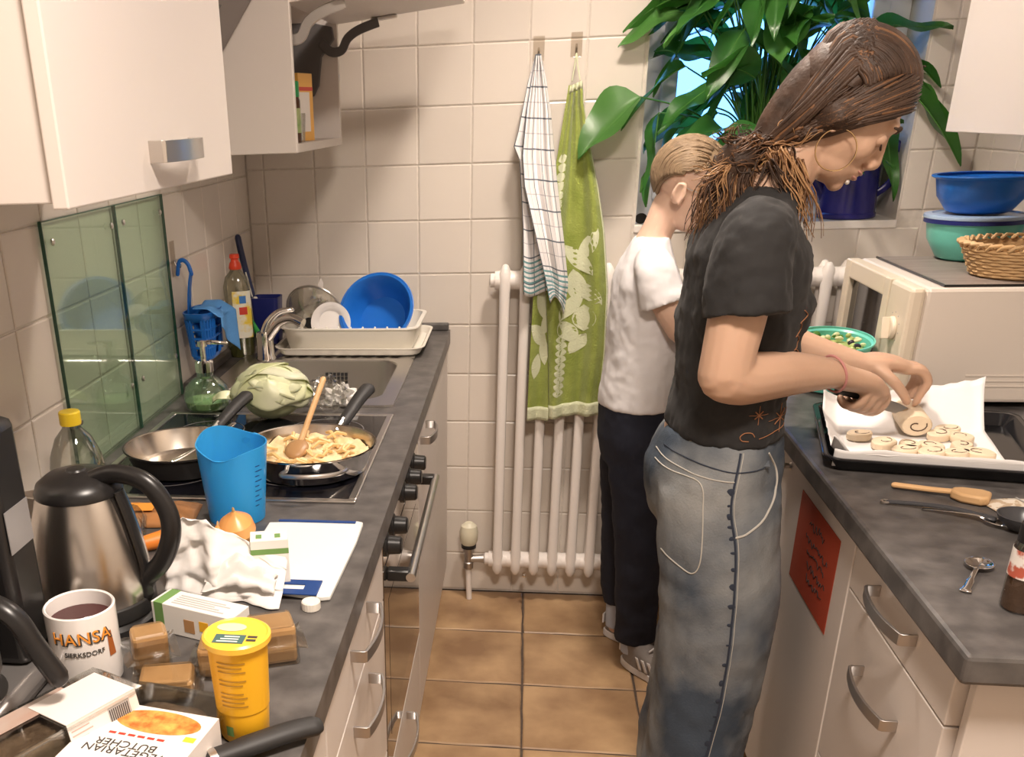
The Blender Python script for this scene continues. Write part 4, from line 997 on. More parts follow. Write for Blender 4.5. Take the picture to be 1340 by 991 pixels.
for zz in (.145, 1.032):
    MB().lathe([(.020, 0), (.020, .012), (.014, .016), (0, .016)], 16, Matrix.Translation((-PX_ / 2, 0, zz)) @ Matrix.Rotation(-PI / 2, 4, 'Y')).build('end_plug', M_enamel, t)
MB().lathe([(.006, 0), (.006, .02), (0, .022)], 12, Matrix.Translation((PX_ * 1.5, -.035, .112)) @ Matrix.Rotation(PI / 2, 4, 'X')).build('drain_valve', M_chrome, t)
t = thing('radiator_valve', 'cream thermostat valve on a white pipe beside the radiator', 'valve', (.010, -.066, 0))
MB().tube([(.004, 0, .001), (.001, 0, .06), (0, 0, .118)], .0095, 14).build('pipe', M_enamel, t)
MB().lathe([(.016, .115), (.016, .135), (.013, .138), (.013, .172), (.018, .174), (.018, .188)], 20).build('valve_body', M_steel_sat, t)
MB().tube([(0, 0, .146), (.028, .005, .146), (.0475, .008, .146)], [.012, .012, .015], 14).build('union', M_steel_sat, t)
MB().lathe([(.024, .188), (.024, .198), (.021, .2), (0, .2)], 24).build('collar', M_black, t)
m = MB(); R = []
for z, r in ((.2, .022), (.212, .027), (.242, .029), (.264, .025), (.275, .012)): R.append([((r + (.0012 if (k % 2 and .205 < z < .26) else 0)) * math.cos(2 * PI * k / 40), (r + (.0012 if (k % 2 and .205 < z < .26) else 0)) * math.sin(2 * PI * k / 40), z) for k in range(40)])
m.rings(R); m.build('thermostat_head', mat('cream thermostat', (.74, .70, .54), .4), t)

def cloth(name, fn, nu, nv, mt, parent, solid=.0016):
    m = MB(); m.grid(fn, nu, nv); me = bpy.data.meshes.new(name); me.from_pydata(m.v, [], m.f)
    uv = me.uv_layers.new(name='UVMap')
    for poly in me.polygons:
        poly.use_smooth = True
        for li in poly.loop_indices:
            vi = me.loops[li].vertex_index; uv.data[li].uv = ((vi % (nu + 1)) / nu, (vi // (nu + 1)) / nv)
    return link(name, me, mt, parent, solid=solid)
def check_mat():
    m = mat('checked cotton', (.80, .77, .76), .85, bump=.2, bscale=300); nt = m.node_tree; N = nt.nodes; L = nt.links
    uvn = N.new('ShaderNodeUVMap'); sp = N.new('ShaderNodeSeparateXYZ'); L.new(uvn.outputs[0], sp.inputs[0])
    def mth(op, a, b=None):
        n = N.new('ShaderNodeMath'); n.operation = op
        for i, q in enumerate((a, b)):
            if q is None: continue
            if hasattr(q, 'node'): L.new(q, n.inputs[i])
            else: n.inputs[i].default_value = q
        return n.outputs[0]
    def line(c, n, w): return mth('LESS_THAN', mth('FRACT', mth('MULTIPLY', c, n)), w)
    g = mth('MAXIMUM', line(sp.outputs[0], 7, .09), line(sp.outputs[1], 17, .07))
    d = mth('MAXIMUM', line(sp.outputs[0], 3.5, .07), line(sp.outputs[1], 8.5, .05))
    tl = mth('MULTIPLY', mth('GREATER_THAN', sp.outputs[1], .84), line(sp.outputs[1], 45, .4))
    prev = (.80, .77, .76, 1)
    for fac, c in ((g, (.52, .50, .52, 1)), (d, (.13, .15, .18, 1)), (tl, (.16, .33, .34, 1))):
        mx = N.new('ShaderNodeMix'); mx.data_type = 'RGBA'; L.new(fac, mx.inputs[0])
        if isinstance(prev, tuple): mx.inputs[6].default_value = prev
        else: L.new(prev, mx.inputs[6])
        mx.inputs[7].default_value = c; prev = mx.outputs[2]
    L.new(prev, N['Principled BSDF'].inputs['Base Color']); return m
def interp(tab, v):
    for (a, *p), (b, *q) in zip(tab, tab[1:]):
        if v <= b:
            k = (v - a) / (b - a); return [x + (y - x) * k for x, y in zip(p, q)]
    return tab[-1][1:]
M_hookc = thin_glass('clear hook plastic', (.93, .91, .88), .06, .05, .1)
for hx, hz, lab in ((.176, 1.628, 'clear adhesive hook holding the checked towel'), (.275, 1.633, 'clear adhesive hook holding the green towel')):
    h = thing('wall_hook', lab, 'hook', (hx, -.001, hz))
    MB().bb(-.015, .015, -.003, 0, -.03, .03).build('backing', M_hookc, h, smooth=0, bevel=.001)
    MB().tube(spline([(0, -.004, .0), (0, -.01, -.022), (0, -.02, -.024), (0, -.023, -.010)], 4), .003, 8, rnd=True).build('hook_arm', M_hookc, h)
t = thing('tea_towel', 'white checked tea towel hanging from a wall hook', 'towel', (0, 0, 0))
TA = [(0, .168, .182), (.05, .163, .190), (.2, .150, .212), (.38, .142, .228), (.5, .150, .240), (.7, .185, .262), (.88, .215, .280), (1, .232, .272)]
def fa(u, v):
    a, b = interp(TA, v); z = 1.612 - .655 * v + .028 * math.sin(PI * u) * (v > .9) * (v - .9) * 10 - .02 * (u - .8) * v
    z += .05 * (1 - u) * max(0, v - .75) 
    y = -.060 - .090 * min(1, v * 1.4) - .012 * math.sin(u * 9 + v * 2) * min(1, v * 4) - .012 * v + .008 * math.sin(u * 21) * (1 - v)
    return (a + (b - a) * u, y, z)
cloth('front_fold', fa, 30, 60, check_mat(), t)
TB = [(0, .166, .184), (.1, .150, .200), (.3, .128, .215), (.36, .118, .225), (.42, .135, .232), (.7, .150, .248), (1, .158, .262)]
def fb(u, v):
    a, b = interp(TB, v); z = 1.606 - .60 * v - .01 * math.sin(u * 7) * v
    y = -.045 - .085 * min(1, v * 1.2) - .010 * math.sin(u * 11 + 1) * min(1, v * 4)
    return (a + (b - a) * u, y, z)
cloth('back_fold', fb, 30, 50, MATS['checked cotton'], t)
M_green = mat('green terry towel', (.20, .25, .035), .9, col2=(.31, .36, .08), vscale=14, bump=.7, bscale=260, sheen=.3)
M_cream_t = mat('cream towel weave', (.62, .64, .44), .9, bump=.6, bscale=260)
t = thing('hand_towel', 'green hand towel with white leaf pattern hanging from a hook', 'towel', (0, 0, 0))
TG = [(0, .262, .292), (.06, .256, .298), (.18, .242, .322), (.30, .226, .350), (.42, .212, .372), (.6, .222, .392), (.8, .236, .396), (1, .245, .388)]
def fg(u, v):
    a, b = interp(TG, v); z = 1.545 - .895 * v - .012 * (1 - u)
    y = -.050 - .058 * min(1, v * 1.9) - .014 * math.sin(u * 8.5 + .6) * min(1, v * 3) + .006 * math.sin(u * 19 + v * 3)
    return (a + (b - a) * u, y, z)
g1 = cloth('right_fold', fg, 40, 70, M_green, t, solid=.003)
TH = [(0, .258, .272), (.2, .235, .262), (.4, .200, .250), (.6, .185, .250), (.8, .182, .248), (1, .181, .243)]
def fh(u, v):
    a, b = interp(TH, v); z = 1.535 - .905 * v
    y = -.045 - .062 * min(1, v * 1.9) - .008 * math.sin(u * 6 + 1.5) * min(1, v * 3)
    return (a + (b - a) * u, y, z)
cloth('left_fold', fh, 24, 60, M_green, t, solid=.003)
def sub(fn, u0, u1, v0, v1, off):
    def f(u, v):
        p = fn(u0 + (u1 - u0) * u, v0 + (v1 - v0) * v); return (p[0], p[1] - off, p[2])
    return f
cloth('hem', sub(fg, 0, 1, .955, 1.0, .002), 40, 4, M_cream_t, t, .003); cloth('hem', sub(fh, 0, 1, .955, 1.0, .002), 24, 4, M_cream_t, t, .003)
cloth('hem', sub(fg, 0, 1, .0, .02, .002), 20, 2, M_cream_t, t, .002); cloth('hem', sub(fg, .975, 1, .02, .95, .0015), 2, 40, M_cream_t, t, .002)
MB().tube(spline([(.266, -.05, 1.545), (.272, -.035, 1.585), (.275, -.024, 1.612), (.279, -.035, 1.585), (.287, -.05, 1.545)], 5), .0018, 6).build('loop', M_cream_t, t)
def leafprint(fn, uc, vc, L_, W_, ang, name='leaf_print'):
    ca, sa = math.cos(ang), math.sin(ang)
    def f(u, v):
        s = v - .5; w_ = W_ * math.sin(PI * min(.999, v)) ** .8 * (u - .5)
        du = (s * L_ * sa + w_ * ca); dv = (s * L_ * ca - w_ * sa) * .12
        p = fn(min(1, max(0, uc + du)), min(1, max(0, vc + dv))); return (p[0], p[1] - .0024, p[2])
    cloth(name, f, 4, 8, M_cream_t, t, 0)
for i in range(12): leafprint(fg, .13 + .02 * (i % 2) + .004 * i, .20 + i * .026, .26, .22, 1.2 if i % 2 else -1.2)
for uc, vc, L_, W_, an in ((.55, .50, .9, .30, .5), (.72, .46, .9, .26, -.4), (.50, .58, .9, .34, .1), (.68, .60, .8, .3, .6), (.40, .64, .8, .3, -.5), (.62, .68, .7, .4, .0), (.35, .72, .7, .34, .4), (.52, .76, .6, .3, -.5)): leafprint(fg, uc, vc, L_, W_, an)
for i in range(9): leafprint(fg, .24 - .008 * i, .74 + i * .022, .22, .20, 1.15 if i % 2 else -.2)
for uc, vc, L_, W_, an in ((.45, .62, 1.0, .5, .4), (.65, .68, .8, .4, -.5), (.35, .72, .9, .45, .9), (.6, .77, .8, .4, .2), (.3, .82, .7, .4, -.2)): leafprint(fh, uc, vc, L_, W_, an)

# ------------------------------------------------------------------ window sill
M_can = mat('dark blue enamel', (.022, .020, .16), .22)
t = thing('watering_can', 'dark blue watering jug on the window sill', 'watering can', (1.045, .085, WZ0 + .0008))
MB().lathe(shell([(0, 0), (.074, 0), (.077, .004), (.077, .012), (.074, .016), (.070, .12), (.066, .195), (.068, .20)], .002), 40).build('can_body', M_can, t)
hp = spline([(.066, -.01, .06), (.095, -.014, .085), (.118, -.016, .13), (.118, -.016, .165), (.095, -.012, .19), (.062, -.008, .182)], 6)
MB().tube(hp, [(.006, .010)] * len(hp), 12, ref=(0, 1, 0)).build('handle', M_can, t)
MB().tube(spline([(-.06, .01, .05), (-.10, .015, .12), (-.13, .02, .19)], 5), [.014, .013, .013, .012, .012, .011, .011, .010, .010, .009, .009], 12).build('spout', M_can, t)
t = thing('plant_pot', 'plain pale flower pot behind the people on the sill', 'flower pot', (.79, .085, WZ0 + .0008))
MB().lathe(shell([(0, 0), (.06, 0), (.082, .115), (.088, .118), (.088, .14)], .005), 36).build('pot_shell', mat('pale pot', (.55, .52, .48), .5), t)
MB().lathe([(0, .122), (.08, .122), (.08, .124), (0, .124)], 30).build('soil', mat('potting soil', (.03, .02, .012), .95, bump=.8, bscale=90), t)
M_leaf = leaf_mat('dark glossy leaf', (.018, .075, .012), (.05, .16, .028))
M_leaf_l = leaf_mat('fresh green leaf', (.06, .18, .035), (.12, .27, .07))
M_stem = mat('green stem', (.07, .20, .03), .45)
t = thing('peace_lily', 'large leafy green houseplant filling the window', 'plant', (.79, .085, WZ0 + .125))
rng = random.Random(4)
PLX, PLY, PLZ = .79, .085, WZ0 + .125
def plant_leaf(root, base, tip, L_, W_, fold, droop, mt, twist=0.0, stem_r=.0028, roll=0.0, lowclip=None):
    """stem from root to base, blade from base towards tip; drooping, folded along the midrib"""
    root, base, tip = Vector(root), Vector(base), Vector(tip)
    mid = (root + base) / 2 + Vector((0, 0, .05))
    d0 = (tip - base).normalized()
    side = d0.cross(Vector((0, 0, 1)))
    if side.length < .1: side = Vector((1, 0, 0))
    side.normalize(); side = (Matrix.Rotation(roll, 3, d0) @ side); nrm = side.cross(d0).normalized()
    def f(u, v):
        w_ = W_ * (math.sin(PI * v ** .72) ** .85) * (u - .5)
        c = base + d0 * (L_ * v) - Vector((0, 0, 1)) * (droop * L_ * v * v)
        lim = .09 if .475 < c.x + PLX < 1.14 else -.016
        c.y = min(c.y, lim - PLY - (.02 if lim < 0 else 0))
        wav = .010 * math.sin(v * 9 + twist) * abs(u - .5) * 2
        return tuple(c + side * w_ * math.cos(fold) + nrm * (abs(w_) * math.sin(fold) + wav))
    o = MB().grid(f, 8, 14).build('leaf', mt, t, smooth=3)
    n_ = 8; pts = spline([tuple(root), tuple(mid), tuple(base)], n_)
    pts += [f(.5, v) for v in (.2, .4, .6, .8, .97)]
    pts = [tuple(Vector(p) - nrm * .0005) for p in pts]
    rad = [stem_r * (1.1 - .5 * i / len(pts)) for i in range(len(pts) - 5)] + [.0016, .0014, .0011, .0008, .0005]
    MB().tube(pts, rad, 6).build('stem', M_stem if mt is not M_leaf_l else M_leaf_l, o)
    return o
# leaves that can be told apart (local to the pot)
def L(x, y, z): return (x - PLX, y - PLY, z - PLZ)
R0 = lambda: (rng.uniform(-.03, .03), rng.uniform(-.03, .03), 0)
plant_leaf(R0(), L(.445, -.07, 1.50), L(.285, -.10, 1.37), .20, .16, .55, .12, M_leaf_l, roll=-.6)
plant_leaf(R0(), L(.50, -.02, 1.46), L(.485, -.05, 1.25), .20, .075, .4, .2, M_leaf, roll=.9)
plant_leaf(R0(), L(.56, .02, 1.42), L(.475, .0, 1.30), .16, .07, .3, .2, M_leaf_l, roll=.4)
plant_leaf(R0(), L(.56, -.01, 1.57), L(.455, -.03, 1.53), .17, .09, .3, .55, M_leaf, roll=.3)
plant_leaf(R0(), L(.72, -.03, 1.60), L(.62, -.06, 1.48), .17, .095, .35, .45, M_leaf, roll=.5)
plant_leaf(R0(), L(.80, -.06, 1.50), L(.86, -.10, 1.57), .15, .10, .3, .3, M_leaf_l, roll=.8)
plant_leaf(R0(), L(1.06, -.03, 1.52), L(1.21, -.07, 1.50), .20, .08, .4, .75, M_leaf, roll=-.4)
plant_leaf(R0(), L(1.10, -.05, 1.50), L(1.22, -.10, 1.40), .20, .08, .45, .35, M_leaf, roll=-.6)
plant_leaf(R0(), L(1.02, .0, 1.60), L(1.17, -.03, 1.56), .18, .085, .35, .35, M_leaf, roll=-.3)
plant_leaf(R0(), L(1.08, .03, 1.46), L(1.13, .0, 1.28), .21, .06, .35, .2, M_leaf, roll=.7)
plant_leaf(R0(), L(.93, -.02, 1.68), L(1.06, -.04, 1.62), .20, .09, .3, .4, M_leaf, roll=.1)
plant_leaf(R0(), L(.60, .0, 1.70), L(.52, -.02, 1.60), .19, .09, .35, .3, M_leaf, roll=.3)
plant_leaf(R0(), L(.69, -.02, 1.64), L(.80, -.06, 1.58), .20, .085, .4, .35, M_leaf, roll=-.3)
for i in range(96):
    a = rng.uniform(0, 2 * PI); rr_ = rng.uniform(.03, .24); hgt = rng.uniform(.08, .62) if i % 3 else rng.uniform(.3, .66)
    bx_ = rr_ * math.cos(a) * 1.05; by_ = .10 * math.sin(a) - .055
    by_ = min(by_, .045)
    b = (bx_, by_, hgt * (1 - .25 * rr_))
    d = V(math.cos(a) * 1.0 + .25 * rng.uniform(-1, 1), .35 * math.sin(a) + .2 * rng.uniform(-1, .2), rng.uniform(-.6, .55)).normalized() * .2
    tp = V(*b) + d
    if tp.y > .06: d.y = 0
    plant_leaf(R0(), b, tuple(V(*b) + d), rng.uniform(.15, .21), rng.uniform(.08, .115), rng.uniform(.15, .45), rng.uniform(.15, .55), M_leaf if rng.random() < .86 else M_leaf_l, twist=rng.uniform(0, 6), roll=rng.uniform(-.9, .9))
t = thing('sunglasses', 'small dark folded sunglasses on the window sill corner', 'glasses', (.50, .03, WZ0 + .001), .3)
for sx in (-1, 1): MB().lathe([(.016, 0), (.018, .001), (.018, .003), (0, .003)], 18, Matrix.Translation((sx * .021, 0, .014)) @ Matrix.Rotation(PI / 2, 4, 'X') @ Matrix.Scale(.8, 4, (0, 1, 0))).build('lens', M_black, t)
MB().tube([(-.005, 0, .016), (.005, 0, .016)], .002, 6).build('bridge', M_black, t)
for sx in (-1, 1): MB().tube([(sx * .038, 0, .018), (sx * .036, .004, .018), (-sx * .02, .008 + .004 * (sx > 0), .012)], .0018, 6).build('temple', M_black, t)

# ------------------------------------------------------------------ right worktop
M_mw = mat('cream white casing', (.78, .70, .62), .35)
M_mw_f = mat('yellowed white plastic', (.78, .68, .54), .35)
t = thing('microwave', 'yellowed white microwave oven on the worktop corner', 'microwave', (0, 0, WZ))
mx0, mx1, my0, my1, mz0, mz1 = .955, 1.295, -.85, -.40, .012, .246
MB().bb(mx0, mx1, my0, my1, mz0, mz1).build('casing', M_mw, t, smooth=0, bevel=.008)
for x in (.99, 1.26):
    for y in (-.82, -.43): MB().lathe([(.014, 0), (.014, .0115), (0, .0115)], 14, Matrix.Translation((x, y, 0))).build('foot', M_black, t)
MB().bb(.925, mx0 - .0005, my0, -.725, mz0, mz1).build('control_panel', M_mw_f, t, smooth=0, bevel=.008)
d = MB(); dy0, dy1 = -.722, my1
for y0, y1, z0, z1 in ((dy0, dy0 + .035, mz0, mz1), (dy1 - .04, dy1, mz0, mz1), (dy0 + .035, dy1 - .04, mz0, mz0 + .035), (dy0 + .035, dy1 - .04, mz1 - .04, mz1)): d.bb(.925, mx0 - .0005, y0, y1, z0, z1)
dr = d.build('door', M_mw_f, t, smooth=0, bevel=.003)
MB().bb(.938, .946, dy0 + .033, dy1 - .038, mz0 + .033, mz1 - .038).build('door_glass', mat('dark door glass', (.02, .017, .015), .04, spec=1.0), dr, smooth=0)
for zz in (.155, .07):
    k = MB(); RM = Matrix.Translation((.9245, -.787, zz)) @ Matrix.Rotation(-PI / 2, 4, 'Y')
    k.lathe([(.024, 0), (.024, .006), (.021, .009), (0, .009)], 30, RM); k.bb(-.022, .022, -.0075, .0075, .009, .024, RM @ Matrix.Rotation(.25, 4, 'Z')); k.build('dial', M_mw_f, t, bevel=.001)
    for q in range(9):
        a = math.radians(-130 + q * 32); MB().bb(.9244, .9248, -.7885 + .033 * math.sin(a), -.7855 + .033 * math.sin(a), zz - .001 + .033 * math.cos(a), zz + .001 + .033 * math.cos(a)).build('dial_mark', M_grey_print, t, smooth=0)
for i in range(3): MB().bb(1.06, 1.24, my0 - .0015, my0 + .001, .045 + i * .011, .049 + i * .011).build('vent_ridge', M_mw, t, bevel=.0008)
t = thing('place_mat', 'grey wood-grain mat on top of the microwave', 'mat', (1.14, -.615, WZ + .247))
MB().bb(-.15, .15, -.225, .20, 0, .003).build('mat_sheet', mat('grey wood grain', (.22, .18, .155), .5, col2=(.32, .27, .24), vscale=6, stretch=(1, 9, 1)), t, smooth=0)
e = MB(); e.bb(-.153, -.15, -.228, .203, 0, .004).bb(-.15, .15, -.228, -.225, 0, .004); e.build('dark_edge', M_black, t, smooth=0)
MT = WZ + .2505
M_mint = mat('mint plastic', (.16, .60, .50), .3)
t = thing('mint_bowl', 'mint green plastic bowl with pale lid on the microwave', 'bowl', (1.165, -.475, MT))
MB().lathe(shell([(0, 0), (.055, 0), (.068, .006), (.092, .045), (.099, .085), (.102, .088), (.102, .091)], .003), 44).build('bowl_shell', M_mint, t)
MB().lathe([(0, .0915), (.106, .0915), (.107, .095), (.106, .099), (.09, .101), (.088, .098), (0, .098)], 44).build('lid', mat('pale blue lid', (.36, .48, .66), .25), t)
MB().lathe([(.1025, .082), (.105, .082), (.105, .091), (.1025, .091)], 44, close=True).build('rim_band', M_navy, t)
t = thing('mixing_bowl', 'blue plastic bowl standing on the mint bowl lid', 'bowl', (1.165, -.475, MT + .1015))
MB().lathe(shell([(0, 0), (.055, 0), (.066, .005), (.088, .035), (.096, .072), (.104, .076), (.105, .079), (.098, .080)], .003), 44).build('bowl_shell', M_plastic_blue, t)
MB().tube([(.103 * math.cos(2 * PI * k / 44), .103 * math.sin(2 * PI * k / 44), .0785) for k in range(44)], .0026, 8, closed=True).build('rim', M_plastic_blue, t)
# wicker basket
M_wick = mat('wicker', (.36, .20, .08), .6, col2=(.55, .34, .16), vscale=70)
M_wick_l = mat('pale wicker', (.58, .38, .19), .55, rnd=.15)
t = thing('wicker_basket', 'small woven wicker basket on the microwave', 'basket', (1.172, -.725, MT))
def bk(z): return .088 + .028 * (z / .062)
MB().lathe(shell([(0, 0), (.085, 0), (bk(.005), .005), (bk(.06), .06)], .004), 48).build('lining', M_wick, t)
for i in range(9):
    z = .006 + i * .0062
    MB().tube([((bk(z) + .0022 * math.cos(k * PI * .5 + i * PI)) * math.cos(2 * PI * k / 72), (bk(z) + .0022 * math.cos(k * PI * .5 + i * PI)) * math.sin(2 * PI * k / 72), z) for k in range(72)], .0031, 6, closed=True).build('woven_strand', M_wick_l, t)
for k in range(34):
    a = 2 * PI * k / 34
    MB().tube([(bk(.062) * .985 * math.cos(a), bk(.062) * .985 * math.sin(a), .058), (bk(.062) * 1.06 * math.cos(a + .10), bk(.062) * 1.06 * math.sin(a + .10), .067), (bk(.062) * .97 * math.cos(a + .22), bk(.062) * .97 * math.sin(a + .22), .069), (bk(.06) * .95 * math.cos(a + .30), bk(.06) * .95 * math.sin(a + .30), .062)], .0038, 6, rnd=True).build('rim_strand', M_wick_l, t)
# salad bowl
t = thing('salad_bowl', 'mint bowl of chopped salad in front of the microwave', 'bowl', (.833, -.70, WZ + .0066), rot=(math.radians(7), 0, 0))
MB().lathe(shell([(0, 0), (.045, 0), (.055, .006), (.074, .06), (.079, .105), (.084, .109), (.084, .113)], .003), 44).build('bowl_shell', M_mint, t)
rng = random.Random(9)
M_sal = [mat('cucumber', (.42, .50, .18), .4), mat('herb leaf', (.08, .22, .03), .5), mat('pale cabbage', (.66, .66, .38), .5), mat('olive', (.03, .02, .035), .25)]
m = MB(); m.lathe([(0, .02), (.055, .02), (.072, .085), (.05, .093), (0, .096)], 28); m.build('salad_base', M_sal[0], t)
for i in range(46):
    a, r = rng.uniform(0, 2 * PI), .066 * math.sqrt(rng.random()); k = rng.choice((0, 0, 1, 1, 2, 2, 3))
    b = MB(); b.ball((0, 0, 0), (rng.uniform(.006, .011), rng.uniform(.005, .009), rng.uniform(.003, .006)), 8, 6)
    b.build(('cucumber_piece', 'herb_piece', 'cabbage_piece', 'olive')[k], M_sal[k], t, loc=(r * math.cos(a), r * math.sin(a), .097 + rng.uniform(-.002, .006)), rot=(rng.uniform(-.8, .8), rng.uniform(-.8, .8), rng.uniform(0, 6)))
# baking tray, paper, dough
t = thing('baking_tray', 'black enamel baking tray on the worktop edge', 'tray', (.902, -1.122, WZ), math.radians(-11))
TW, TD = .36, .375
M_tray = mat('black enamel', (.012, .012, .014), .12)
MB().rings([[(x, y, z) for x, y in rrect(TW + 2 * g, TD + 2 * g, .03 + g, 5)] for z, g in ((0, -.02), (.001, -.017), (.022, -.004), (.024, .004), (.026, .004), (.0255, -.005), (.0035, -.019), (.003, -.03))]).build('tray_pan', M_tray, t)
MB().tube([(x, y, .0248) for x, y in rrect(TW + .007, TD + .007, .033, 5)], .0022, 8, closed=True).build('rolled_rim', M_tray, t)
t = thing('baking_paper', 'white baking paper lining the black tray', 'paper', (.902, -1.122, WZ), math.radians(-11))
def bp(u, v):
    x = -.172 + .285 * u; y = -.185 + .345 * v; n1 = _nz.noise(V(u * 4, v * 4, 2)); z = .0045 + .0022 * (1 + n1)
    ef = max(0, (.10 - v) / .10); eb = max(0, (v - .80) / .20); el = max(0, (.10 - u) / .10); er = max(0, (u - .93) / .07)
    z += .026 * ef ** .7 + .085 * eb ** 1.2 * (.35 + .65 * u) + .030 * el + .006 * er + .004 * _nz.noise(V(u * 14, v * 14, 5)) * (ef + eb + el)
    return (x + .045 * u * ef + .012 * n1 * eb, y + .012 * ef + .015 * eb, z)
MB().grid(bp, 46, 46).build('paper_sheet', mat('baking paper', (.80, .78, .77), .45, bump=.2, bscale=30), t, smooth=3, solid=.0005)
def bpf(u, v):
    x = -.168 + .315 * u; n1 = _nz.noise(V(u * 6, 1, 7)); return (x, -.168 - .006 * v + .003 * n1, .006 + (.034 + .006 * n1) * v - .010 * v * max(0, u - .85) * 6)
MB().grid(bpf, 40, 5).build('folded_edge', MATS['baking paper'], t, smooth=3, solid=.0005)
M_dough = mat('raw dough', (.74, .60, .43), .55, var=.05, vscale=30, bump=.15, bscale=60)
M_fill = mat('dark filling', (.07, .035, .02), .5)
def dough_slice(x, y, z, rz, s, lab, tilt=0):
    t = thing('dough_slice', lab, 'dough', (x, y, z), group='dough slices on the baking paper', rot=(tilt, 0, rz))
    rng = random.Random(int(x * 9999)); n = 22; R = []
    for zz, k in ((0, .94), (.003, 1.02), (.011, 1.02), (.0135, .93)):
        R.append([(s * k * .018 * (1 + .10 * math.sin(2 * a + rz) + .05 * math.sin(3 * a)) * math.cos(a), s * k * .0145 * math.sin(a), zz) for a in [2 * PI * q / n for q in range(n)]])
    MB().rings(R).build('dough', M_dough, t)
    pts = [(s * (.002 + .0019 * a) * math.cos(a + rz), s * (.0016 + .0015 * a) * math.sin(a + rz), .0136) for a in [.4 * q for q in range(4, 15)]]
    MB().tube(pts, [.0004 + .0009 * rng.random() for _ in pts], 5).build('filling', M_fill, t)
SL = [(.794, -1.100, .2), (.822, -1.150, .9), (.845, -1.193, .3), (.862, -1.163, 1.5), (.885, -1.205, .5), (.897, -1.168, 2.2), (.925, -1.208, .1), (.949, -1.165, 1.1), (.962, -1.205, 2.6), (.962, -1.062, .4), (.968, -1.112, 1.9), (.935, -1.095, .8)]
for i, (x, y, a) in enumerate(SL): dough_slice(x, y, WZ + .0085, a, rng.uniform(1.22, 1.45), {0: 'raw dough slice lying apart from all the other slices', 9: 'raw dough slice farthest from the folded paper edge beside the roll'}.get(i, 'raw dough spiral slice in the cluster on the baking paper'))
t = thing('dough_roll', 'uncut filled dough roll held by the left hand', 'dough', (.897, -1.085, WZ + .0085), math.radians(-8))
rr0 = [(.0, .9), (.004, 1.0), (.07, 1.02), (.13, .97), (.136, .8)]
MB().rings([[(.027 * k * math.cos(a), y, .022 + .021 * k * math.sin(a)) for a in [2 * PI * q / 24 for q in range(24)]] for y, k in rr0]).build('dough', M_dough, t)
MB().tube([((.003 + .0022 * a) * math.cos(a), -.0006, .022 + (.002 + .0016 * a) * math.sin(a)) for a in [.45 * q for q in range(3, 16)]], .0011, 5).build('filling', M_fill, t)
# wooden spatula, utensil, spoons, napkin, spice jar
t = thing('wooden_spatula', 'olive wood spatula lying in front of the baking tray', 'spatula', (.845, -1.385, WZ), math.radians(-28))
MB().tube(spline([(-.075, .0, .006), (-.02, .004, .007), (.015, .006, .009)], 5), [(.0045, .007)] * 11, 10, ref=(0, 0, 1), rnd=True).build('handle', M_wood, t)
MB().prism([(.008, -.006), (.025, -.020), (.055, -.023), (.064, -.015), (.064, .015), (.05, .022), (.02, .018), (.008, .010)], 0.0005, .016).build('blade', M_wood, t, bevel=.004)
t = thing('serving_ladle', 'dark grey plastic ladle lying on the worktop', 'ladle', (.83, -1.475, WZ), math.radians(-20))
hp = spline([(-.095, .018, .004), (-.05, .018, .007), (0, .008, .010), (.05, -.010, .008)], 5)
MB().tube(hp, [(.0035, .0055)] * len(hp), 10, ref=(0, 0, 1), rnd=True).build('handle', mat('dark grey plastic', (.05, .05, .055), .3), t)
MB().tube([(-.099 + .006 * math.cos(2 * PI * k / 16), .018 + .006 * math.sin(2 * PI * k / 16), .004) for k in range(16)], .002, 6, closed=True).build('hanging_ring', M_steel, t)
MB().lathe(shell([(0, 0), (.018, .002), (.032, .014), (.036, .024)], .002), 28, Matrix.Translation((.085, -.020, .0))).build('ladle_bowl', MATS['dark grey plastic'], t)
def flat_spoon(name, lab, loc, rz, L_, bl, bw):
    t = thing(name, lab, 'spoon', loc, rz)
    m = MB()
    def f(u, v):
        a = 2 * PI * u; r = v; x, y = bl * r * math.cos(a), bw * r * math.sin(a)
        return (x, y, .0015 + .006 * r * r)
    m.grid(f, 28, 8); m.build('spoon_bowl', M_chrome, t, smooth=3, solid=.0012)
    MB().tube(spline([(-bl * .95, 0, .0075), (-bl - .012, 0, .010), (-bl - L_ * .6, 0, .006), (-bl - L_, 0, .0022)], 5), [(.0014, .0028)] * 4 + [(.0012, .0030)] * 6 + [(.0011, .0048)] * 4 + [(.0011, .0072)] * 2, 8, ref=(0, 0, 1), rnd=True).build('spoon_handle', M_chrome, t)
flat_spoon('spoon', 'small steel spoon lying alone on the dark worktop', (.790, -1.668, WZ), math.radians(60), .075, .021, .0185)
flat_spoon('spoon', 'long steel spoon lying beside the grey ladle', (.877, -1.512, WZ), math.radians(-38), .085, .022, .014)
t = thing('napkin', 'patterned white paper napkin by the wooden spatula', 'napkin', (.955, -1.43, WZ), .2)
MB().grid(lambda u, v: (-.06 + .12 * u, -.035 + .07 * v, .001 + .003 * math.sin(u * 5) * v), 10, 8).build('napkin_sheet', mat('napkin print', (.72, .66, .56), .7, col2=(.50, .38, .26), vscale=60, thresh=(.5, .56)), t, smooth=3, solid=.0008)
MB().bb(-.002, .0, -.035, .035, .0045, .0055).build('fold_line', M_grey_print, t, smooth=0)
t = thing('spice_shaker', 'glass spice shaker at the worktop end', 'spice jar', (.793, -1.79, WZ))
MB().lathe([(0, 0), (.021, 0), (.0225, .002), (.0225, .048), (0, .048)], 30).build('spice', mat('brown spice mix', (.10, .05, .025), .8, bump=.5, bscale=120), t)
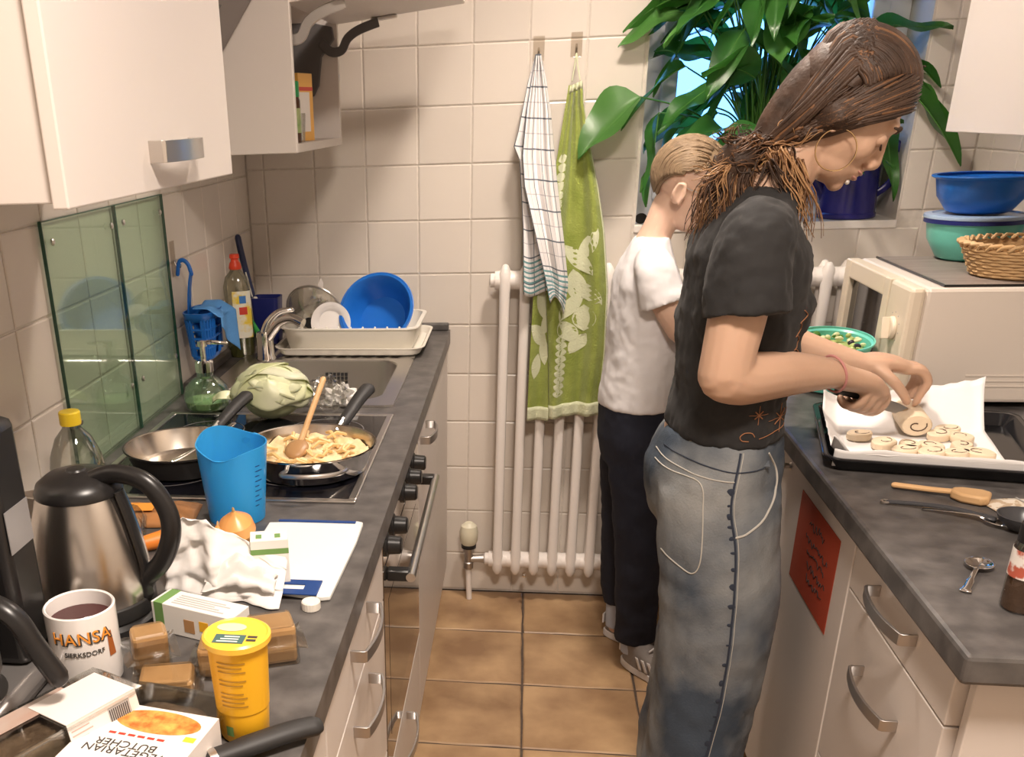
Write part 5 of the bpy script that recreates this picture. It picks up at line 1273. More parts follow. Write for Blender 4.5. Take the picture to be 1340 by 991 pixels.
MB().lathe([(.0232, 0), (.0242, .003), (.0242, .085), (.020, .093), (.019, .093), (.0232, .083)], 30, caps=False).build('jar_glass', M_clear, t)
MB().lathe([(.0245, .046), (.0247, .046), (.0247, .082), (.0245, .082)], 30, close=True).build('label', mat('white red label', (.75, .70, .66), .5, col2=(.45, .10, .06), vscale=35, thresh=(.52, .58)), t)
MB().lathe([(.0205, .09), (.0225, .091), (.0225, .113), (.021, .115), (0, .115)], 30).build('cap', M_black, t)
# ------------------------------------------------------------------ people
M_skin = mat('skin', (.54, .345, .240), .5, var=.04, vscale=12, bump=.04, bscale=150, sss=.12)
M_skin_b = mat('fair skin', (.68, .46, .35), .48, var=.04, vscale=12, bump=.03, bscale=150, sss=.12)
def remesh(mb, name, mt, parent, voxel, it=6, fac=.5, disp=None):
    me = mb.mesh(name, 3); o = link(name, me, mt, parent)
    r = o.modifiers.new('remesh', 'REMESH'); r.mode = 'VOXEL'; r.voxel_size = voxel; r.use_smooth_shade = True
    s = o.modifiers.new('smooth', 'SMOOTH'); s.iterations = it; s.factor = fac
    if disp:
        for k, (size, strength) in enumerate(disp):
            tx = bpy.data.textures.new(name + '_folds', 'CLOUDS'); tx.noise_scale = size; tx.noise_depth = 2
            d = o.modifiers.new('folds', 'DISPLACE'); d.texture = tx; d.strength = strength; d.mid_level = .5; d.texture_coords = 'LOCAL'
    return o
def ell(c, lat, fwd, lat_dir, fwd_dir, n=24):
    return [tuple(c + lat_dir * (lat * math.cos(2 * PI * k / n)) + fwd_dir * (fwd * math.sin(2 * PI * k / n))) for k in range(n)]
def torso(mb, rows, yc, lat=V(0, 1, 0), fwd=V(1, 0, 0)):
    """rows: (z, x, half width, half depth)"""
    rows = spline(rows, 4)
    mb.rings([ell(V(x, yc, z), a, b, lat, fwd) for z, x, a, b in rows])
def limb(mb, pts, n=14, ref=None, rnd=True):
    """pts: (x, y, z, ra[, rb])"""
    P = [p if len(p) == 5 else tuple(p) + (p[3],) for p in pts]; P = spline(P, 4)
    mb.tube([p[:3] for p in P], [(p[3], p[4]) for p in P], n, ref=ref, rnd=rnd)
class Head:
    def __init__(s, c, tilt, yaw, k):
        s.c = Vector(c); s.k = k
        s.R = Matrix.Rotation(yaw, 3, 'Z') @ Matrix.Rotation(tilt, 3, 'Y')     # local x = face, y = left, z = up
    def p(s, f, l, u): return s.c + s.R @ (V(f, l, u) * s.k)
    def ball(s, mb, f, l, u, rf, rl, ru, rot=None, nu=18, nv=12):
        mb.ball(s.p(f, l, u), (rf * s.k, rl * s.k, ru * s.k), nu, nv, rot=s.R if rot is None else s.R @ rot)
    def tube(s, mb, pts, rad, n=10): mb.tube([s.p(*q) for q in pts], [r * s.k for r in rad] if isinstance(rad, list) else rad * s.k, n, rnd=True)
    def build(s, mb, child=False):
        s.ball(mb, -.002, 0, .032, .084, .071, .078)
        s.ball(mb, .030, 0, -.015, .058, .058, .072)
        s.ball(mb, .040, 0, -.060, .044, .047, .034)
        s.ball(mb, .074, 0, -.079, .014, .018, .014)
        s.ball(mb, .072, 0, .026, .018, .050, .014)
        for y in (-1, 1):
            s.ball(mb, .055, y * .034, -.022, .024, .020, .024); s.ball(mb, .060, y * .030, .004, .020, .018, .014)
            s.ball(mb, -.010, y * .070, -.012, .016, .008, .028)
            s.tube(mb, [(.002, y * .076, -.036), (.006, y * .078, -.012), (-.004, y * .080, .010), (-.020, y * .080, .008), (-.022, y * .078, -.016), (-.008, y * .074, -.036)], [.004] * 6, 8)
            s.ball(mb, .095, y * .010, -.032, .008, .007, .006)
        s.tube(mb, [(.078, 0, .020), (.090, 0, -.004), (.101, 0, -.024)], [.008, .009, .010])
        s.tube(mb, [(.099, 0, -.030), (.092, 0, -.037)], [.008, .005])
        s.ball(mb, .084, 0, -.047, .013, .023, .006); s.ball(mb, .083, 0, -.058, .012, .020, .006)
        s.ball(mb, .070, 0, -.052, .020, .030, .016)
    def details(s, parent, lip, brow_c):
        lm = MB(); s.ball(lm, .0865, 0, -.0475, .0115, .022, .0048); s.ball(lm, .0855, 0, -.0575, .0110, .019, .0052); lm.build('lips', lip, parent)
        for y in (-1, 1):
            b = MB(); s.tube(b, [(.088, y * .016, .024), (.086, y * .030, .029), (.076, y * .046, .024)], [.0035, .0042, .002], 8); b.build('eyebrow', brow_c, parent)
            e = MB(); s.ball(e, .0715, y * .031, .001, .0125, .014, .0115); e.build('eyelid', parent['_skin'] if False else M_skin, parent)
            q = MB(); s.tube(q, [(.0845, y * .019, -.004), (.0862, y * .030, -.008), (.0790, y * .044, -.004)], [.0012, .0018, .0012], 6); q.build('eyelash', brow_c, parent)
def finger(mb, pts, r0, r1):
    P = spline([tuple(q) for q in pts], 4); n = len(P)
    mb.tube(P, [r0 + (r1 - r0) * i / (n - 1) for i in range(n)], 10, rnd=True)

# ---------------- woman at the tray
YW = -1.22
wo = thing('person', 'person in black T-shirt and baggy blue jeans slicing dough at the tray', 'person', (0, 0, 0))
H = Head((.640, -1.205, 1.462), math.radians(38), math.radians(-4), 1.0)
b = MB()
H.build(b)
limb(b, [(.535, YW, 1.30, .050, .055), (.560, YW, 1.36, .046, .050), tuple(H.p(-.020, 0, -.045)) + (.045, .050), tuple(H.p(-.005, 0, -.01)) + (.044, .048)], 18, ref=(0, 1, 0))
torso(b, [(.80, .512, .150, .100), (.90, .510, .160, .102), (.97, .515, .138, .088), (1.05, .520, .130, .083), (1.15, .525, .140, .092), (1.22, .525, .152, .090), (1.28, .520, .140, .064), (1.32, .530, .105, .052), (1.35, .545, .055, .042)], YW)
# right arm
RS, RE, RWr = (.500, -1.365, 1.285), (.476, -1.405, 1.085), (.676, -1.275, 1.056)
limb(b, [(.515, -1.33, 1.285, .040), RS + (.045,), (.488, -1.388, 1.19, .045), (.478, -1.403, 1.12, .042), RE + (.043,)], 16)
limb(b, [RE + (.043,), (.505, -1.39, 1.075, .042), (.56, -1.352, 1.073, .040), (.62, -1.312, 1.066, .033, .032), RWr + (.024, .027)], 16)
# left arm
LWr = (.800, -1.022, 1.012)
limb(b, [(.53, -1.11, 1.29, .046), (.545, -1.07, 1.27, .048), (.580, -1.03, 1.16, .040), (.608, -1.005, 1.068, .038)], 16)
limb(b, [(.608, -1.005, 1.068, .038), (.66, -1.003, 1.050, .037), (.73, -1.012, 1.028, .031), LWr + (.023, .026)], 16)
# legs inside the jeans
for yy, xx in ((-1.31, .515), (-1.13, .535)):
    limb(b, [(xx, yy, .84, .085), (xx + .005, yy, .70, .075), (xx + .01, yy, .50, .055), (xx, yy, .35, .052), (xx - .01, yy, .12, .036), (xx, yy, .06, .038)], 16)
# right hand closed on the knife
kd = V(.103, .080, -.043).normalized()                 # knife axis
k0 = V(.742, -1.204, 1.002)                            # middle of the grip
up_ = V(0, 0, 1) - kd * kd.z; up_.normalize(); near = up_.cross(kd); near = -near if near.y > 0 else near
limb(b, [RWr + (.024, .028), (.702, -1.254, 1.044, .022, .032), tuple(k0 + up_ * .022 + near * .014 - kd * .012) + (.020, .036), tuple(k0 + up_ * .014 + near * .020 + kd * .020) + (.017, .032)], 14, ref=(0, 0, 1))
for i, s in enumerate((.034, .014, -.006, -.025)):
    c = k0 + kd * s; w_ = .0095 if i < 3 else .0082
    finger(b, [c + up_ * .020 + near * .018, c + up_ * .004 + near * .031 + kd * .004, c - up_ * .018 + near * .021 + kd * .005, c - up_ * .022 + near * .000 + kd * .003, c - up_ * .012 - near * .012], w_ + .001, w_ - .001)
finger(b, [k0 + up_ * .018 - near * .006 - kd * .020, k0 + up_ * .016 - near * .012 + kd * .012, k0 + up_ * .015 - near * .006 + kd * .045, k0 + up_ * .011 - near * .002 + kd * .066], .012, .0085)
# left hand pinching the dough
limb(b, [LWr + (.022, .027), (.832, -1.015, 1.016, .019, .035), (.866, -1.005, 1.010, .016, .038), (.880, -1.000, 1.002, .013, .036)], 14, ref=(0, 0, 1))
for i, (yb, yt, xt, zt) in enumerate(((-1.030, -1.030, .907, .940), (-1.010, -1.012, .914, .940), (-.990, -.994, .912, .944), (-.972, -.978, .904, .950))):
    kx = (.880, .884, .882, .874)[i]
    finger(b, [(kx, yb, 1.004), (kx + .026, (yb + yt) / 2, 1.003), (kx + .042, yt, .982), (xt + .006, yt, .958), (xt, yt, zt)], .0100 if i < 3 else .0088, .0072)
finger(b, [(.822, -1.040, 1.010), (.845, -1.058, .994), (.866, -1.062, .972), (.882, -1.056, .950)], .0125, .0082)
body = remesh(b, 'body', M_skin, wo, .0036, 5)
M_lip = mat('lips', (.46, .23, .18), .45)
M_brow = mat('dark brow', (.06, .032, .02), .7)
H.details(wo, M_lip, M_brow)
# nails
for p_ in ((.914, -1.030, .945), (.921, -1.012, .946), (.919, -.994, .949)):
    n_ = MB(); n_.ball(p_, (.0022, .0048, .006), 10, 6); n_.build('fingernail', mat('nail', (.72, .48, .40), .25), wo)

# clothes
M_tee = mat('faded black cotton', (.012, .0115, .012), .85, col2=(.022, .021, .021), vscale=6, bump=.15, bscale=40, sheen=.04)
s = MB()
torso(s, [(.948, .518, .152, .100), (.975, .518, .152, .099), (1.02, .522, .146, .094), (1.08, .524, .148, .098), (1.15, .524, .158, .101), (1.20, .526, .165, .100), (1.26, .523, .170, .092), (1.30, .522, .150, .072), (1.335, .535, .095, .056), (1.352, .547, .062, .046)], YW)
limb(s, [(.53, -1.30, 1.285, .052), (.507, -1.362, 1.288, .058), (.495, -1.392, 1.235, .060, .062), (.497, -1.404, 1.178, .062, .068)], 18, rnd=False)
limb(s, [(.54, -1.12, 1.285, .052), (.55, -1.072, 1.272, .056), (.576, -1.035, 1.18, .054), (.600, -1.012, 1.098, .055)], 18, rnd=False)
limb(s, [(.575, YW - .055, 1.17, .052), (.582, YW - .055, 1.15, .050)], 14)
limb(s, [(.575, YW + .055, 1.17, .052), (.582, YW + .055, 1.15, .050)], 14)
tee = remesh(s, 't_shirt', M_tee, wo, .0055, 4, .5, [(.06, .013), (.022, .006)])
M_jean = mat('washed blue denim', (.042, .058, .082), .85, col2=(.25, .255, .25), vscale=4.5, bump=.25, bscale=260, detail=5, thresh=(.38, .64))
j = MB()
torso(j, [(.955, .517, .150, .098), (.93, .513, .160, .106), (.88, .507, .174, .116), (.82, .508, .178, .114), (.77, .512, .170, .104)], YW)
def leg(mb, rows, n=22):
    rows = spline(rows, 4); mb.rings([[(x + b_ * math.sin(2 * PI * k / n), y + a * math.cos(2 * PI * k / n), z) for k in range(n)] for z, x, y, a, b_ in rows])
leg(j, [(.86, .508, -1.305, .085, .105), (.78, .515, -1.315, .098, .106), (.65, .528, -1.325, .104, .102), (.50, .528, -1.33, .108, .098), (.35, .515, -1.33, .112, .094), (.2, .505, -1.33, .116, .092), (.03, .500, -1.33, .118, .094)])
leg(j, [(.86, .525, -1.135, .085, .100), (.78, .545, -1.125, .096, .104), (.65, .560, -1.115, .100, .100), (.50, .558, -1.115, .104, .096), (.35, .548, -1.115, .108, .092), (.2, .540, -1.115, .112, .092), (.03, .535, -1.115, .114, .092)])
jeans = remesh(j, 'jeans', M_jean, wo, .0075, 5, .5, [(.16, .020), (.05, .008)])
for xx, yy in ((.52, -1.33), (.555, -1.115)):
    sh = MB(); sh.rings([[(xx + .05 + k * .12 * math.cos(a), yy + k * .042 * math.sin(a), z) for a in [2 * PI * q / 24 for q in range(24)]] for z, k in ((.001, .92), (.004, 1), (.025, 1), (.05, .85), (.075, .5))]); sh.build('shoe', M_black_matt, wo)
# denim details laid on the cloth surface
bpy.context.view_layer.update()
dg = bpy.context.evaluated_depsgraph_get()
def bvh(o): return BVHTree.FromObject(o, dg)
BJ, BT = bvh(jeans), bvh(tee)
def on(tree, x, z, off=.001, yd=-1.9):
    h = tree.ray_cast(V(x, yd, z), V(0, 1, 0))
    return (h[0] + h[1] * off) if h[0] is not None else None
def seam(tree, pts, r, mt, name, parent, n=8, off=.0006):
    P = [on(tree, x, z, off) for x, z in spline(pts, n)]; P = [tuple(p) for p in P if p is not None]
    if len(P) > 2: return MB().tube(P, r, 6).build(name, mt, parent)
M_seam_l = mat('pale frayed seam', (.42, .40, .36), .9)
M_seam_d = mat('dark seam', (.025, .032, .05), .9)
side = [(.522, .945), (.513, .86), (.527, .78), (.533, .65), (.530, .50), (.517, .38), (.500, .28), (.488, .15)]
seam(BJ, side, .0022, M_seam_d, 'side_seam', jeans); seam(BJ, [(x + .005, z) for x, z in side], .0007, M_seam_l, 'stitching', jeans)
rngp = random.Random(2); sp_ = spline(side, 8)
for k in range(6, len(sp_) - 2, 2):
    x, z = sp_[k]; p_ = on(BJ, x - .004, z, .0002)
    if p_ is not None:
        pm = MB(); pm.ball(p_, (.006 * rngp.uniform(.4, 1.2), .0008, .005 * rngp.uniform(.4, 1.5)), 8, 5); pm.build('seam_fade', M_seam_d, jeans)
seam(BJ, [(.573, .938), (.594, .90), (.592, .862), (.570, .83), (.545, .812), (.522, .805)], .0020, M_seam_l, 'pocket_edge', jeans)
seam(BJ, [(.385, .905), (.42, .898), (.462, .893), (.470, .84), (.472, .76), (.462, .735), (.44, .742), (.415, .755)], .0012, M_seam_l, 'back_pocket', jeans)
seam(BJ, [(.385, .932), (.45, .924), (.52, .915), (.575, .918)], .0012, M_seam_d, 'yoke_seam', jeans)
seam(BJ, [(.40, .915), (.45, .905), (.515, .90)], .0012, M_seam_l, 'stitching', jeans)
for x in (.437, .570):
    a_, b_ = on(BJ, x, .957, .003), on(BJ, x - .003, .918, .003)
    if a_ is not None and b_ is not None: MB().tube([tuple(a_), tuple((a_ + b_) / 2 + V(0, -.002, 0)), tuple(b_)], [(.006, .002)] * 3, 8, ref=(1, 0, 0)).build('belt_loop', M_jean, jeans)
M_star = mat('orange shirt print', (.30, .13, .06), .85)
def print_line(pts, r, nm='shirt_print'): seam(BT, pts, r * .7, M_star, nm, tee, 5, .0008)
for x, z, k in ((.545, 1.008, .016), (.588, .995, .024)):
    print_line([(x - k, z), (x, z), (x + k, z)], .0008); print_line([(x, z - k), (x, z), (x, z + k)], .0008)
    print_line([(x - k * .4, z - k * .4), (x, z), (x + k * .4, z + k * .4)], .0014); print_line([(x - k * .4, z + k * .4), (x, z), (x + k * .4, z - k * .4)], .0014)
print_line([(.530 + .012 * math.cos(a), .972 + .008 * math.sin(a)) for a in (0, 1, 2, 3, 4, 5)], .0012)
print_line([(.55, .968), (.575, .972), (.60, .980)], .0010)
for i in range(7): print_line([(.598 + .006 * math.sin(i), 1.02 + i * .022), (.606 + .004 * math.cos(i * 2), 1.03 + i * .022), (.600, 1.04 + i * .022)], .0012)
# bracelet, watch strap, earring, piercing
M_gold = mat('gold', (.80, .58, .32), .2, 1.0)
wd = (Vector(RWr) - V(.62, -1.312, 1.066)).normalized(); u1 = wd.cross(V(0, 0, 1)).normalized(); u2 = wd.cross(u1)
MB().tube([tuple(Vector(RWr) + u1 * (.0275 * math.cos(a)) + u2 * (.030 * math.sin(a)) + wd * (.012 * math.sin(a))) for a in [2 * PI * k / 32 for k in range(32)]], .0022, 8, closed=True).build('bracelet', mat('pink cord', (.50, .22, .20), .6), wo)
for k in range(6):
    a = 2.2 + k * .28; q = MB(); q.ball(tuple(Vector(RWr) - wd * .004 + u1 * (.0275 * math.cos(a)) + u2 * (.030 * math.sin(a))), .0035, 10, 6); q.build('pearl', mat('pearl', (.80, .76, .72), .2), wo)
ec = H.p(-.002, -.080, -.036) + V(.012, 0, -.028)
MB().tube([tuple(ec + V(.030 * math.cos(a), .004 * math.sin(a), .030 * math.sin(a))) for a in [2 * PI * k / 40 for k in range(40)]], .0011, 6, closed=True).build('hoop_earring', M_gold, wo)
q = MB(); q.ball(tuple(H.p(.086, -.010, -.068)), .0042, 12, 8); q.build('lip_stud', mat('bright stud', (.9, .88, .85), .08, .6), wo)
# hair
def hair_mat(name, c1, c2):
    return mat(name, c1, .55, col2=c2, vscale=30, rnd=0, bump=.3, bscale=120)
M_h1 = hair_mat('dark brown hair', (.030, .016, .010), (.075, .040, .024))
M_h2 = hair_mat('auburn hair', (.10, .045, .020), (.22, .105, .045))
M_h3 = hair_mat('light auburn hair', (.28, .14, .06), (.42, .24, .11))
TIE = V(.528, -1.215, 1.405)
rng = random.Random(17)
HLINE = spline([(.080, 0, .072), (.076, .030, .072), (.066, .050, .058), (.052, .062, .036), (.036, .070, .014), (.018, .076, -.014), (.000, .078, -.040), (-.022, .070, -.060), (-.045, .045, -.070)], 10)
def skull(p, r):
    """push a head-local point out to the hair surface"""
    e = V(.090 * r, .079 * r, .086 * r); c = V(-.004, 0, .030)
    d = V((p.x - c.x) / e.x, (p.y - c.y) / e.y, (p.z - c.z) / e.z)
    if d.length < 1 and d.length > 1e-6:
        d.normalize(); return V(c.x + e.x * d.x, c.y + e.y * d.y, c.z + e.z * d.z)
    if abs(p.y) < .083 and p.z < .03 and abs(p.x) < .05: return V(p.x, math.copysign(max(abs(p.y), .082), p.y), p.z)
    return p
Hi = H.R.inverted(); TL = Hi @ (TIE - H.c)
def strand_path(s, r, jit):
    pts = []; n = 12
    for k in range(n):
        t_ = k / (n - 1); q = V(*s).lerp(TL + jit, t_)
        w_ = math.sin(PI * min(1, t_ * 1.15)) if t_ < .87 else 0
        q = q + V(0, (1 if s[1] >= 0 else -1) * .012 * math.sin(PI * t_), .014 * math.sin(PI * t_))
        pts.append(H.p(*skull(q, r)))
    return pts
def scalp(th, ph, r=1.0):
    """th: 0 towards the face .. pi at the back, over the top; ph: side angle"""
    e = (.090 * r, .078 * r, .086 * r); d = V(math.cos(th) * math.cos(ph), math.sin(ph), math.sin(th) * math.cos(ph))
    return H.p(-.004 + e[0] * d.x, e[1] * d.y, .030 + e[2] * d.z)
def th_front(ph): return .54 + .62 * abs(math.sin(ph)) ** 2.2
MB().grid(lambda u, v: tuple(scalp(th_front(-1.45 + 2.9 * u) + .06 + (3.5 - th_front(-1.45 + 2.9 * u)) * v, -1.45 + 2.9 * u, 1.015)), 28, 26).build('hair_cap', M_h1, wo, smooth=3, solid=.002)
hm = MB()
limb(hm, [tuple(H.p(-.015, 0, .040)) + (.066, .066), tuple(H.p(-.045, 0, .010)) + (.056, .056), tuple((H.p(-.065, 0, -.03) + TIE) / 2) + (.032, .034), tuple(TIE) + (.018, .020)], 20, ref=(0, 1, 0))
limb(hm, [tuple(TIE + V(-.005, 0, 0)) + (.026,), tuple(TIE + V(-.035, -.005, -.012)) + (.036,), tuple(TIE + V(-.058, -.01, -.042)) + (.022,)], 16)
remesh(hm, 'hair_volume', M_h1, wo, .006, 4)
st = {0: MB(), 1: MB(), 2: MB()}
for i in range(620):
    ph = -1.5 + 3.0 * ((i * .618034) % 1); th0 = th_front(ph) + rng.uniform(-.03, .05)
    if i % 3 == 0: th0 += rng.uniform(0, 1.0)
    the = 2.45 + rng.uniform(-.25, .3); r_ = 1.045 + .035 * rng.random(); pts = []
    for k in range(9):
        t_ = k / 8; pts.append(scalp(th0 + (the - th0) * t_, ph * (1 - .22 * t_ * t_), r_ if k else 1.02))
    e = pts[-1]; sd = V(rng.uniform(-.010, .010), ph * .014, rng.uniform(-.012, .012))
    pts += [e.lerp(TIE + sd, .45) + V(-.003, ph * .012, -.003), e.lerp(TIE + sd, .8) + V(0, ph * .004, 0), TIE + sd * .8]
    P = spline([tuple(q) for q in pts], 2); n = len(P); c = 0 if rng.random() < .88 else 1
    st[c].tube(P, [.0033 * min(1, .3 + k / 5) for k in range(n)], 5)
BND = spline([(.086, .062), (.070, .040), (.048, .016), (.024, -.010), (.002, -.034), (-.018, -.052)], 12)
def side_l(f, u, r):
    k = 1 - ((f + .004) / (.092 * r)) ** 2 - ((u - .030) / (.088 * r)) ** 2
    l = .079 * r * math.sqrt(k) if k > 0 else 0
    return max(l, .089 * math.exp(-((f + .008) ** 2 + (u + .012) ** 2) / .055 ** 2))
for i in range(760):     # side hair drawn back over the ears
    q = (i * .618034) % 1; f0, u0 = BND[int(q * (len(BND) - 1))]; sg = -1 if i % 2 else 1; off = rng.random() ** 1.5
    f0, u0 = f0 - .030 * off + rng.uniform(-.002, .002), u0 + .055 * off; r_ = 1.05 + .03 * rng.random(); pts = []
    jf, ju, jl = rng.uniform(-.012, .012), rng.uniform(-.012, .012), rng.uniform(.004, .018)
    for k in range(13):
        t_ = k / 12; f = f0 + (TL.x + jf - f0) * t_; u = u0 + (TL.z + ju - u0) * t_ + .010 * math.sin(PI * t_)
        l = side_l(f, u, r_); l = max(l, .088 * (1 - t_) + (.022 + jl) * t_) if t_ > .4 else l
        if k == 0: l *= .97
        pts.append(tuple(H.p(f, sg * l, u)))
    P = spline(pts, 2); n = len(P)
    st[0 if rng.random() < .88 else 1].tube(P, [.0030 * min(1, .25 + k / 6) for k in range(n)], 5)
def wave(start, d, L_, amp, turns, r, c, curlup=0.0):
    d = d.normalized(); a_ = d.cross(V(.2, 1, .1)).normalized(); b_ = d.cross(a_); ph = rng.uniform(0, 6); pts = []; n = 15
    for k in range(n):
        t_ = k / (n - 1); am = amp * min(1, t_ * 2)
        pts.append(tuple(start + d * (L_ * t_) + V(0, 0, -.35 * L_ * t_ * t_) + a_ * (am * math.sin(ph + turns * 2 * PI * t_)) + b_ * (am * .5 * math.cos(ph + turns * 2 * PI * t_)) + V(curlup, 0, 0) * t_ * t_))
    st[c].tube(pts, [r * (1 - .7 * k / (n - 1)) for k in range(n)], 4)
def lock(start, d, L_, amp, turns, c, n=16, spread=.006):
    """a lock: many fine hairs that share one wave"""
    state = rng.random(); base = rng.uniform(0, 6)
    for q in range(n):
        rs = rng.getstate(); 
        wave(start + V(rng.uniform(-spread, spread), rng.uniform(-spread, spread), rng.uniform(-spread, spread)), d + V(rng.uniform(-.09, .09), rng.uniform(-.09, .09), rng.uniform(-.09, .09)), L_ * rng.uniform(.8, 1.1), amp * rng.uniform(.8, 1.2), turns, rng.uniform(.0010, .0018), c if rng.random() < .75 else max(0, c - 1))
for i in range(26):      # messy bun round the tie
    s0 = TIE + V(rng.uniform(-.055, .02), rng.uniform(-.035, .02), rng.uniform(-.035, .03))
    lock(s0, V(rng.uniform(-1, .6), rng.uniform(-.5, .3), rng.uniform(-.5, .6)), rng.uniform(.035, .07), rng.uniform(.008, .016), rng.uniform(.4, .8), rng.choice((0, 1, 1, 1, 2)), 14, .010)
for i in range(24):      # locks falling down the back
    s0 = TIE + V(rng.uniform(-.065, -.01), rng.uniform(-.045, .02), rng.uniform(-.04, .01))
    lock(s0, V(rng.uniform(-.55, -.1), rng.uniform(-.25, .05), -1), rng.uniform(.06, .10), rng.uniform(.005, .011), rng.uniform(.6, 1.1), rng.choice((0, 1, 1, 2)), 14)
for i in range(13):      # locks in front of the neck
    s0 = TIE + V(rng.uniform(.0, .05), rng.uniform(-.065, -.03), rng.uniform(-.02, .005))
    lock(s0, V(rng.uniform(.1, .8), rng.uniform(-.3, .0), -1), rng.uniform(.05, .095), rng.uniform(.005, .010), rng.uniform(.5, 1.0), rng.choice((0, 1, 2)), 12)
for c, nm in ((0, 'hair_strands'), (1, 'auburn_strands'), (2, 'light_strands')):
    st[c].build(nm, (M_h1, M_h2, M_h3)[c], wo, smooth=3)['kind'] = 'stuff'

# knife in the right hand
kn = thing('kitchen_knife', 'paring knife in the right hand cutting the dough roll', 'knife', (0, 0, 0))
MB().tube([tuple(k0 - kd * .052), tuple(k0), tuple(k0 + kd * .058)], [(.0075, .0095)] * 3, 12, ref=tuple(up_), rnd=True).build('handle', M_black_matt, kn)
bd = MB(); tip = k0 + kd * .165; t1 = k0 + kd * .058
vs = []
for o_ in (-.0007, .0007): vs += [tuple(t1 + up_ * .007 + near * o_), tuple(t1 - up_ * .014 + near * o_), tuple(t1 + kd * .075 - up_ * .013 + near * o_), tuple(tip + up_ * .002 + near * o_), tuple(t1 + kd * .07 + up_ * .006 + near * o_)]
bd.add(vs, [(0, 1, 2, 3, 4), (9, 8, 7, 6, 5)] + [(k, 5 + k, 5 + (k + 1) % 5, (k + 1) % 5) for k in range(5)]); bd.build('blade', M_steel, kn, smooth=0)

# ---------------- boy beside the radiator
YB_ = -.42
bo = thing('person', 'child in white T-shirt and navy trousers beside the radiator', 'person', (0, 0, 0))
HB_ = Head((.527, -.42, 1.298), math.radians(24), math.radians(-6), .96)
b = MB(); HB_.build(b)
limb(b, [(.455, YB_, 1.15, .044, .046), (.476, YB_, 1.205, .036, .038), tuple(HB_.p(-.012, 0, -.05)) + (.036, .040), tuple(HB_.p(.0, 0, -.01)) + (.038, .042)], 18, ref=(0, 1, 0))
torso(b, [(.68, .455, .115, .085), (.78, .455, .118, .080), (.90, .460, .112, .076), (1.02, .458, .120, .074), (1.10, .455, .125, .066), (1.15, .455, .105, .050), (1.185, .462, .055, .038)], YB_)
limb(b, [(.458, -.51, 1.145, .036), (.462, -.545, 1.12, .038), (.490, -.560, 1.05, .033), (.532, -.555, .985, .032)], 14)
limb(b, [(.532, -.555, .985, .032), (.60, -.535, .965, .030), (.665, -.515, .965, .026), (.72, -.50, .968, .019, .022)], 14)
limb(b, [(.458, -.33, 1.145, .036), (.47, -.295, 1.11, .037), (.51, -.29, 1.03, .033), (.55, -.30, .985, .031)], 14)
limb(b, [(.55, -.30, .985, .031), (.61, -.34, .967, .029), (.67, -.38, .965, .024), (.72, -.41, .968, .018, .021)], 14)
for y0_, dy in ((-.50, 1), (-.41, -1)):
    limb(b, [(.715, y0_, .968, .017, .022), (.745, y0_ + .008 * dy, .968, .014, .028), (.768, y0_ + .012 * dy, .966, .011, .027)], 12, ref=(0, 0, 1))
    for q in range(4):
        yy = y0_ + .012 * dy + (-.021 + q * .014); finger(b, [(.765, yy, .966), (.786, yy, .964), (.800, yy, .952), (.804, yy, .938)], .0070, .0056)
    finger(b, [(.738, y0_ + .026 * dy, .966), (.760, y0_ + .042 * dy, .958), (.780, y0_ + .040 * dy, .948)], .0085, .0062)
for (fx, fy_), (hx_, hy_) in (((.500, -.455), (.472, -.475)), ((.470, -.300), (.460, -.365))):
    limb(b, [(hx_, hy_, .70, .058), (hx_ + .006, hy_, .55, .050), ((hx_ + fx) / 2 + .005, (hy_ + fy_) / 2, .40, .040), (fx, fy_, .22, .034), (fx, fy_, .07, .028), (fx, fy_, .05, .028)], 14)
remesh(b, 'body', M_skin_b, bo, .0036, 5)
HB_.details(bo, mat('child lips', (.60, .28, .24), .4), mat('fair brow', (.20, .13, .07), .7))
M_wtee = mat('white cotton', (.74, .72, .73), .85, bump=.12, bscale=50)
s = MB()
torso(s, [(.772, .462, .132, .100), (.80, .462, .132, .099), (.90, .464, .128, .094), (1.02, .462, .132, .088), (1.09, .458, .138, .078), (1.14, .456, .122, .060), (1.175, .462, .075, .046), (1.188, .466, .056, .041)], YB_)
limb(s, [(.458, -.49, 1.14, .042), (.460, -.540, 1.128, .047), (.474, -.560, 1.085, .050, .052), (.486, -.565, 1.050, .052, .056)], 16, rnd=False)
limb(s, [(.458, -.35, 1.14, .042), (.465, -.300, 1.12, .046), (.485, -.285, 1.07, .050)], 16, rnd=False)
remesh(s, 't_shirt', M_wtee, bo, .0055, 4, .5, [(.07, .012), (.03, .004)])
M_navyc = mat('navy cotton', (.010, .012, .024), .85, bump=.15, bscale=60)
s = MB()
torso(s, [(.83, .460, .120, .088), (.76, .458, .128, .094), (.68, .458, .126, .092), (.62, .462, .115, .084)], YB_)
leg(s, [(.70, .470, -.475, .068, .080), (.58, .474, -.472, .066, .074), (.42, .488, -.466, .060, .066), (.25, .500, -.458, .055, .060), (.105, .506, -.457, .052, .058), (.085, .506, -.457, .051, .057)])
leg(s, [(.70, .460, -.365, .066, .080), (.58, .458, -.350, .064, .072), (.42, .462, -.325, .058, .064), (.25, .468, -.305, .054, .058), (.150, .474, -.302, .049, .052), (.130, .474, -.302, .048, .051)])
remesh(s, 'trousers', M_navyc, bo, .0065, 4, .5, [(.07, .012)])
